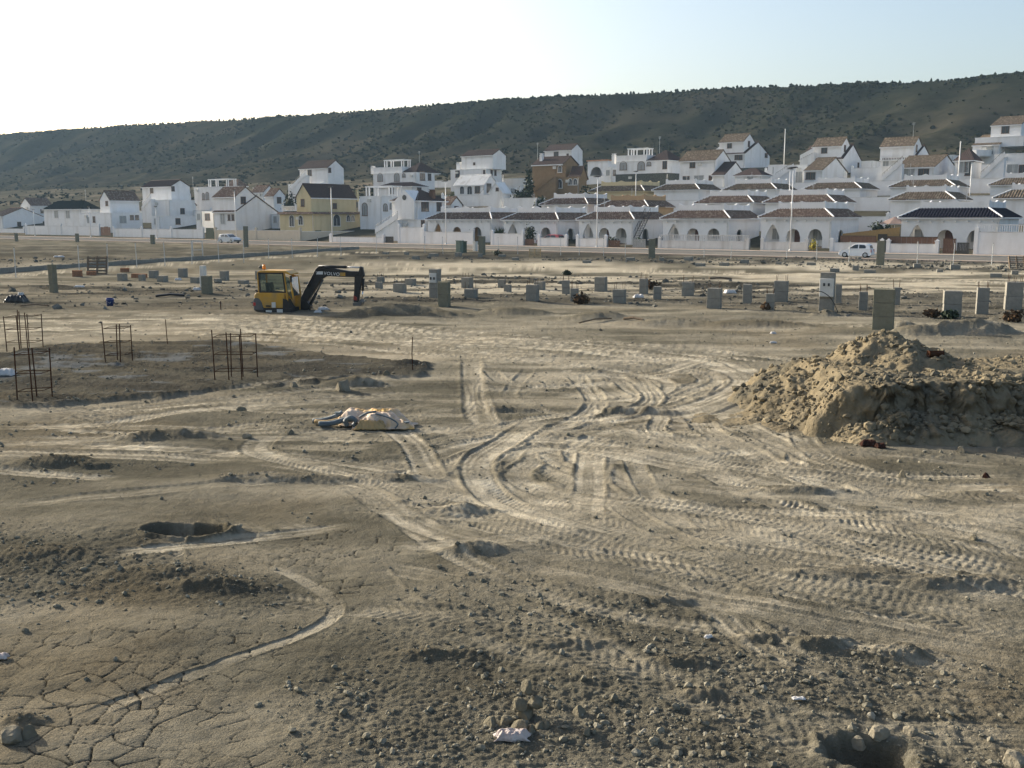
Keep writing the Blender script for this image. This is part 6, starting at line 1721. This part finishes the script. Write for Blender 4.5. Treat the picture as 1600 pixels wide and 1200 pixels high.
pile = [("rounded grey stone on top of the little rock pile", 826, 1112, .055, .20), ("upper left rock of the little pile under the top stone", 812, 1120, .07, .09), ("upper right rock of the little pile under the top stone", 838, 1122, .075, .08), ("left end rock of the little pile", 768, 1133, .065, 0), ("second rock from the left in the little pile", 790, 1128, .06, 0), ("front middle rock of the little pile", 812, 1140, .07, 0), ("small pale rock at the front right of the pile", 843, 1136, .05, 0), ("round pebble before the right side of the pile", 830, 1142, .04, 0), ("rightmost rock of the little pile", 852, 1136, .04, 0), ("rear rock of the little pile", 822, 1120, .09, 0)]
for lab, x, y, r, dz in pile: stone("rock", lab, x, y, r, "rock_tan", .35, "rocks of the little pile", .9, "rock", dz)
for lab, x, y, r, m in (("lumpy pale rock at the lower left edge", 20, 1152, .11, "rock_pale"), ("smaller rock beside the lumpy one at the lower left edge", 44, 1150, .07, "rock_tan"), ("pale angular boulder at the edge of the footings", 537, 600, .22, "rock_pale"), ("smaller pale boulder left of the angular one", 458, 604, .13, "rock_pale"), ("small upright stone left of the tarpaulin", 377, 640, .10, "rock_tan"), ("tan rock in the hole at the bottom right", 1343, 1152, .06, "rock_pale"), ("pale stone at the rim of the bottom right hole", 1424, 1147, .06, "rock_pale"), ("grey stone at the bottom of the lower right hole", 1368, 1190, .08, "rock_pale"), ("single round stone on the tracks at the right", 1522, 842, .06, "rock_tan"), ("stone below the left end of the tarpaulin", 385, 684, .09, "rock_pale"), ("flat grey stone left of the tarpaulin straps", 452, 678, .10, "rock_tan"), ("reddish stone in front of the spoil bank", 1560, 705, .07, "rock_pale"), ("pale stone half buried in front of the spoil bank", 1502, 706, .09, "rock_pale"), ("round stone right of the little rock pile", 918, 1147, .045, "rock_tan"), ("lump of earth right of the little rock pile", 905, 1115, .07, "rock_tan"), ("flat stone at the bottom right corner", 1580, 1192, .09, "rock_pale"), ("pale lump in the track at the middle", 1205, 998, .05, "rock_tan"), ("stone at the far end of the footings", 605, 584, .1, "rock_tan"), ("earth block near the foot of the spoil mound", 1410, 742, .10, "rock_tan"), ("dark red brick piece before the spoil bank", 1540, 746, .07, "cloth_dark_red")):
    stone("rock", lab, x, y, r, m, .3, "single stones on the site", .8, "rock")
def crumple(name, lab, x, y, w, d, h, mat, cat="litter", group="litter on the site", rz=0.0, seed=1, dz=0.0):
    X, Y, z = gpz(x, y)
    n, m = 26, 16
    S, T = np.meshgrid(np.linspace(0, 1, n), np.linspace(0, 1, m), indexing='xy')
    ed = sstep(0, 1, np.minimum(np.minimum(S, 1 - S), np.minimum(T, 1 - T)) * 6)
    Z = h * ed * (0.45 + 1.1 * (1 - np.abs(fbm(S * 4 + seed, T * 3, seed, 3) * 2 - 1)) - .35) + .006
    Xg = (S - .5) * w * (1 + .35 * (vnoise(T * 4, S * 0, seed) - .5)); Yg = (T - .5) * d * (1 + .35 * (vnoise(S * 4, T * 0, seed + 1) - .5))
    o = link(name, np_mesh(name, np.stack([Xg.ravel(), Yg.ravel(), Z.ravel()], 1), grid_quads(m, n), mat), None, loc=(X, Y, z + .01 + dz)); o.rotation_euler = (0, 0, rz)
    s = o.modifiers.new("solid", 'SOLIDIFY'); s.thickness = .003
    return tag(o, lab, cat, group)
crumple("paper_scrap", "crumpled pinkish white paper in front of the little rock pile", 800, 1155, .25, .11, .05, "paper_pink", seed=3)
crumple("paper_scrap", "small white litter scrap on the rough earth right of centre", 1107, 998, .08, .05, .02, "paper_white", seed=4, rz=.5)
crumple("paper_scrap", "flat pale scrap in the gravel right of centre", 1248, 1094, .11, .05, .01, "paper_white", seed=5)
crumple("paper_scrap", "pale scrap at the left edge of the mud flat", 2, 1030, .12, .08, .03, "paper_pink", seed=6)
crumple("plastic_sheet", "white plastic sheet at the left edge by the rebar cages", 6, 586, .5, .35, .12, "paper_white", seed=7)
crumple("paper_scrap", "white litter beyond the tracks left of the spoil mound", 1208, 522, .18, .12, .06, "paper_white", seed=8)
crumple("paper_scrap", "second white litter beyond the tracks, nearer than the other", 1208, 537, .2, .1, .05, "paper_white", seed=9)
crumple("paper_scrap", "white rag before the excavator's bucket", 505, 484, .45, .3, .1, "paper_white", seed=10)
crumple("paper_scrap", "white rag between excavator body and bucket", 497, 489, .3, .2, .08, "paper_white", seed=11)
crumple("paper_scrap", "white litter among the stubs right of the broken slab", 998, 466, .5, .4, .15, "paper_white", seed=12)
crumple("paper_scrap", "white litter beside the earth heap among the right stubs", 1141, 459, .6, .4, .15, "paper_white", seed=13)
crumple("dark_rag", "dark red rag at the foot of the spoil mound", 1356, 698, .24, .2, .08, "cloth_dark_red", seed=14)
crumple("dark_rag", "second dark red rag at the foot of the spoil mound", 1376, 701, .16, .14, .06, "cloth_dark_red", seed=15)
crumple("plastic_sheet", "black and white plastic heap lying at the left of the yard", 26, 471, .9, .6, .28, "plastic_black", seed=16)
crumple("plastic_sheet", "white plastic piece on the black heap at the left", 32, 470, .35, .25, .3, "paper_white", seed=17, dz=.06)
crumple("paper_scrap", "white litter on the empty field at the left", 92, 402, .9, .6, .12, "paper_white", seed=18)
crumple("paper_scrap", "white litter between the stubs left of the excavator", 278, 438, .4, .3, .12, "paper_white", seed=19)
crumple("paper_scrap", "pale litter in front of the block pillar left of the excavator", 307, 454, .4, .3, .12, "paper_white", seed=20)
crumple("paper_scrap", "white litter on the yard right of the far left pillar", 124, 450, .5, .3, .08, "paper_white", seed=22)
# blue bucket
X, Y, z = gpz(172, 478)
R = thing("blue_bucket", "dented dark blue bucket standing on the yard at the left", "bucket", (X, Y, z), .3)
R.rotation_euler = (.12, .1, 0)
MB().lathe([(.13, 0), (.17, .3), (.18, .33), (.165, .33), (.12, .03)], 0, 0, 14).build("bucket_body", "plastic_blue", R, True)
MB().tube([(-.17, 0, .32), (-.1, -.12, .22), (.05, -.17, .17), (.17, 0, .32)], .01, 5).build("handle", "galvanised", R)
# board, pipes, planks
def plank(name, lab, xa, ya, xb, yb, r, mat, cat, lift=.05):
    A, C = np.array(gpz(xa, ya)), np.array(gpz(xb, yb)); M = (A + C) / 2
    k = MB().tube([A - M + (0, 0, lift), (0, 0, lift + .06), C - M + (0, 0, lift)], r, 7)
    o = k.build(name, mat, None, loc=tuple(M)); tag(o, lab, cat)
plank("black_pipe", "black hose lying on the yard left of the excavator", 243, 463, 288, 463, .06, "plastic_black", "hose")
plank("timber_plank", "thin dark plank on the yard below the black plastic heap", 32, 480, 77, 479, .03, "old_wood", "plank")
plank("timber_plank", "dark plank on the dirt track above the middle stubs", 1108, 437, 1143, 437, .07, "old_wood", "plank")
plank("timber_plank", "weathered board on the spoil heaps in the middle", 905, 497, 955, 499, .03, "old_wood", "plank")
plank("timber_plank", "darker broken board right of the weathered one", 975, 499, 1005, 503, .05, "old_wood", "plank")
A = gpz(1298, 488)
pts = [(-.65, -.1, .85), (-.4, -.15, .82), (-.1, -.2, .6), (.1, -.25, .25), (.2, -.3, .02)]
tag(MB().tube(smooth3(pts), .018, 6).build("black_cable", "plastic_black", None, True, loc=A), "black cable curling out of the cabinet pillar to the heap", "cable")
best = min((abs(at_depth(1463, 557, 19 + .05 * k)[2] - float(mound_h(np.array([at_depth(1463, 557, 19 + .05 * k)[0]]), np.array([19 + .05 * k]))[0][0])), 19 + .05 * k) for k in range(120))
p = at_depth(1463, 557, best[1])
tag(MB().tube([(-.16, 0, .05), (.14, .05, .04)], .07, 9).build("rusty_can", "rust", None, loc=p), "rusty brown can lying behind the spoil mound's top", "can")
# pallets
def pallet(lab, x, y, w, h, mat, tilt, slats=6, rz=0):
    X, Y, z = gpz(x, y)
    R = thing("wooden_pallet", lab, "pallet", (X, Y, z), rz, "pallets on the site"); R.rotation_euler = (-tilt, 0, rz)
    for k in range(slats): MB().box(-w / 2, w / 2, 0, .03, h * k / slats + .02, h * (k + .62) / slats).build("slat", mat, R)
    for sx in (-.46, 0, .46): MB().box(w * sx - .05, w * sx + .05, .031, .14, 0, h).build("bearer", mat, R)
pallet("yellow timber pallet leaning beside the street in the middle", 836, 402, 1.2, 1.0, "timber", .5, 6)
pallet("weathered pallet leaning at the right edge by the street", 1591, 419, 1.2, 1.1, "old_wood", .35, 7)
pallet("grey pallet standing on edge among the left stubs", 151, 429, 1.4, 1.3, "old_wood", .2, 6)
# stacks of orange hollow bricks
def brick_stack(lab, x, y, nx_, nz_):
    X, Y, z = gpz(x, y)
    R = thing("brick_stack", lab, "brick stack", (X, Y, z), rs.uniform(-.3, .3), "stacks of orange bricks")
    for i in range(nx_):
        for k in range(nz_):
            MB().box(i * .2, i * .2 + .19, 0, .3, k * .14, k * .14 + .13).build("brick", "brick_orange", R)
brick_stack("leftmost small stack of orange bricks in the yard", 113, 433, 3, 3)
brick_stack("second stack of orange bricks left of the grey pallet", 135, 430, 3, 2)
brick_stack("orange brick stack right of the grey pallet", 188, 425, 3, 2)
brick_stack("low wide orange brick stack among the left stubs", 205, 434, 5, 2)
# metal frame standing in the field
X, Y, z = gpz(309, 404)
b = MB()
for x in (0, .95): b.box(x, x + .07, 0, .07, 0, 1.7)
b.box(.07, .95, 0, .07, 1.63, 1.7)
R = thing("goal_frame", "small grey metal frame standing before the field wall", "frame", (X - .5, Y, z)); b.build("frame", "galvanised", R)
MB().box(.07, .95, .02, .05, .8, .85).build("crossbar", "galvanised", R)
# service boxes by the street
def sbox(lab, x, y, w, d, h, mat):
    X, Y, z = gpz(x, y)
    R = thing("service_box", lab, "service box", (X, Y, z), STREET_ROT, "service boxes by the street")
    MB().box(-w / 2, w / 2, 0, d, -.1, h).build("cabinet", mat, R, bevel=.02); MB().box(-w / 2 - .04, w / 2 + .04, -.04, d + .04, h, h + .07).build("lid", mat, R)
    MB().box(-w / 2 + .06, w / 2 - .06, -.02, -.003, .12, h - .1).build("door", mat, R)
sbox("pale green service box by the street, left one of the pair", 716, 395, .7, .5, 1.3, "box_green")
sbox("dark green service box by the street, right one of the pair", 723, 394, .4, .5, 1.2, "bin_green")
sbox("small pale box by the street left of the block pillar", 741, 393, .45, .4, 1.0, "cabinet_white")

# ---------------------------------------------------------------- plants
def bush(name, lab, X, Y, z, rx, rz, mat, cat, n=160, trunk=0.0, leaf=.14, seed=0, spiky=False):
    r = np.random.default_rng(seed)
    R = thing(name, lab, cat, (X, Y, z))
    cz = trunk + rz * .9
    b = MB()
    for k in range(n):
        d = r.normal(size=3); d /= np.linalg.norm(d)
        q = r.random() ** .45
        c = np.array((d[0] * rx * q, d[1] * rx * q, cz + d[2] * rz * q)) * (1 + .15 * r.normal(size=3))
        c[2] = max(c[2], .05)
        if spiky:
            e = np.array((d[0], d[1], abs(d[2]) * .9 + .15)); e /= np.linalg.norm(e)
            s = np.cross(e, (0, 0, 1.)); s /= np.linalg.norm(s) + 1e-6
            base = np.array((0, 0, trunk)); tip = base + e * rx * (0.8 + .5 * r.random()) + (0, 0, rz * .3)
            mid = base + (tip - base) * .5 + (0, 0, .15 * rz)
            b.tri(tuple(base - s * .03), tuple(mid + s * .05), tuple(tip)); b.tri(tuple(base + s * .03), tuple(tip), tuple(mid - s * .05))
        else:
            a = r.normal(size=3); a /= np.linalg.norm(a); s = np.cross(a, d); s /= np.linalg.norm(s) + 1e-6
            L = leaf * (.6 + .9 * r.random())
            b.quad(tuple(c - a * L), tuple(c + s * L * .55), tuple(c + a * L), tuple(c - s * L * .55))
    b.build("crown", mat, R)
    t = MB()
    t.tube([(0, 0, -.1), (.03, .02, trunk * .6 + .1), (0, .02, cz)], .06 + .02 * trunk, 7, .03)
    for k in range(4):
        a = k * 1.57 + seed; t.tube([(0, 0, trunk * .7 + .05), (math.cos(a) * rx * .55, math.sin(a) * rx * .55, cz + .1 * rz)], .03, 5, .012)
    t.build("trunk", "bark", R)
def bush_uv(name, lab, px, py, v, *a, **k):
    u, _ = ray_v(px, py, v); X, Y = uv_to_xy(u, v); bush(name, lab, X, Y, town_z(v), *a, **k)
bush_uv("leafy_shrub", "tall dark leaved shrub by the gate right of the ochre porch", 828, 370, 1.8, .85, 1.3, "leaf_dark", "shrub", 260, .4, .16, 1)
bush_uv("palm_plant", "spiky green palm plant behind the corner pillar wall", 780, 372, 2.0, 1.2, .9, "leaf_green", "plant", 60, 1.1, .1, 2, spiky=True)
bush_uv("leafy_shrub", "small spiky plant before the leftmost arcade", 690, 372, 2.4, .5, .6, "leaf_dark", "shrub", 60, .7, .1, 3, spiky=True)
bush_uv("leafy_shrub", "dark plant between the ochre arches", 736, 372, 2.4, .5, .6, "leaf_dark", "shrub", 80, .7, .1, 4)
bush_uv("leafy_shrub", "green bush behind the brown gate at the middle", 957, 382, 2.0, .9, .6, "leaf_dark", "shrub", 220, .2, .14, 5)
bush_uv("leafy_shrub", "small dark bush below the black metal stair", 998, 380, 2.0, .6, .6, "leaf_green", "shrub", 120, .2, .12, 6)
bush_uv("flowering_shrub", "yellow flowering shrub on the pavement right of the tall lamp", 1271, 392, -.1, .5, .55, "leaf_yellow", "shrub", 220, .2, .1, 7)
bush_uv("cypress", "dark slim cypress left of the ochre villa", 826, 300, 44, 1.0, 3.4, "leaf_dark", "tree", 420, .5, .3, 8)
bush_uv("leafy_tree", "dark round tree below the ochre villa's left corner", 815, 312, 38, 1.9, 1.7, "leaf_dark", "tree", 420, .8, .3, 9)
bush_uv("leafy_tree", "dark tree behind the left end of the second row", 846, 305, 34, 1.4, 1.3, "leaf_dark", "tree", 300, .6, .28, 10)
bush_uv("cypress", "dark green tree left of the cream house", 452, 312, 24, 1.6, 2.6, "leaf_dark", "tree", 420, .8, .3, 11)
bush_uv("leafy_shrub", "green shrub between the bungalows above the parasol", 1378, 322, 14, 1.5, .8, "leaf_dark", "shrub", 300, .1, .2, 12)
bush_uv("leafy_shrub", "green plants on the roof terrace above the dark stair", 1338, 276, 56, 1.2, .8, "leaf_green", "shrub", 160, .2, .2, 13)
bush_uv("leafy_shrub", "dark shrub left of the stair right of the ochre villa", 915, 300, 44, 1.3, 1.6, "leaf_dark", "shrub", 260, .6, .24, 14)
bush_uv("leafy_shrub", "small green tree among the houses left of the plain tower", 706, 300, 46, 1.0, 1.2, "leaf_green", "shrub", 200, .6, .2, 15)
bush_uv("leafy_shrub", "green shrub beside the pergola villa", 697, 312, 30, .9, 1.0, "leaf_green", "shrub", 160, .5, .2, 16)
for k, (lab, x, y, r_, m) in enumerate((("dry reddish bush in front of the middle stubs", 908, 475, .42, "leaf_dry"), ("small dark tuft on the pale track in the middle", 886, 430, .3, "leaf_dark"), ("dry bush behind the stubs right of centre", 1017, 452, .5, "leaf_dry"), ("dry tuft at the foot of the right stubs", 1200, 485, .28, "leaf_dry"), ("dry tuft left of the right edge stubs", 1458, 496, .3, "leaf_dry"), ("dark tuft before the right edge stubs", 1484, 498, .3, "leaf_dark"), ("dry tuft at the right edge before the stubs", 1582, 502, .4, "leaf_dry"), ("dark tuft by the street left of the leaning pallet", 778, 399, .55, "leaf_dark"))):
    X, Y, z = gpz(x, y); bush("dry_tuft", lab, X, Y, z, r_, r_ * .55, m, "tuft", 150, 0, .1, 30 + k)

# ---------------------------------------------------------------- the air: thin haze over the whole valley
hm_, N, L_, B = nodes_of("valley_haze")
N.remove(B)
pv = N.new("ShaderNodeVolumePrincipled")
pv.inputs["Color"].default_value = (0.52, 0.76, 1.0, 1)
pv.inputs["Density"].default_value = 0.00016
pv.inputs["Anisotropy"].default_value = 0.0
L_.new(pv.outputs[0], N["Material Output"].inputs["Volume"])
hz = MB().box(-2600, 2600, -700, 2600, -2.7, 95).build("haze", "valley_haze")
hz["kind"] = "stuff"
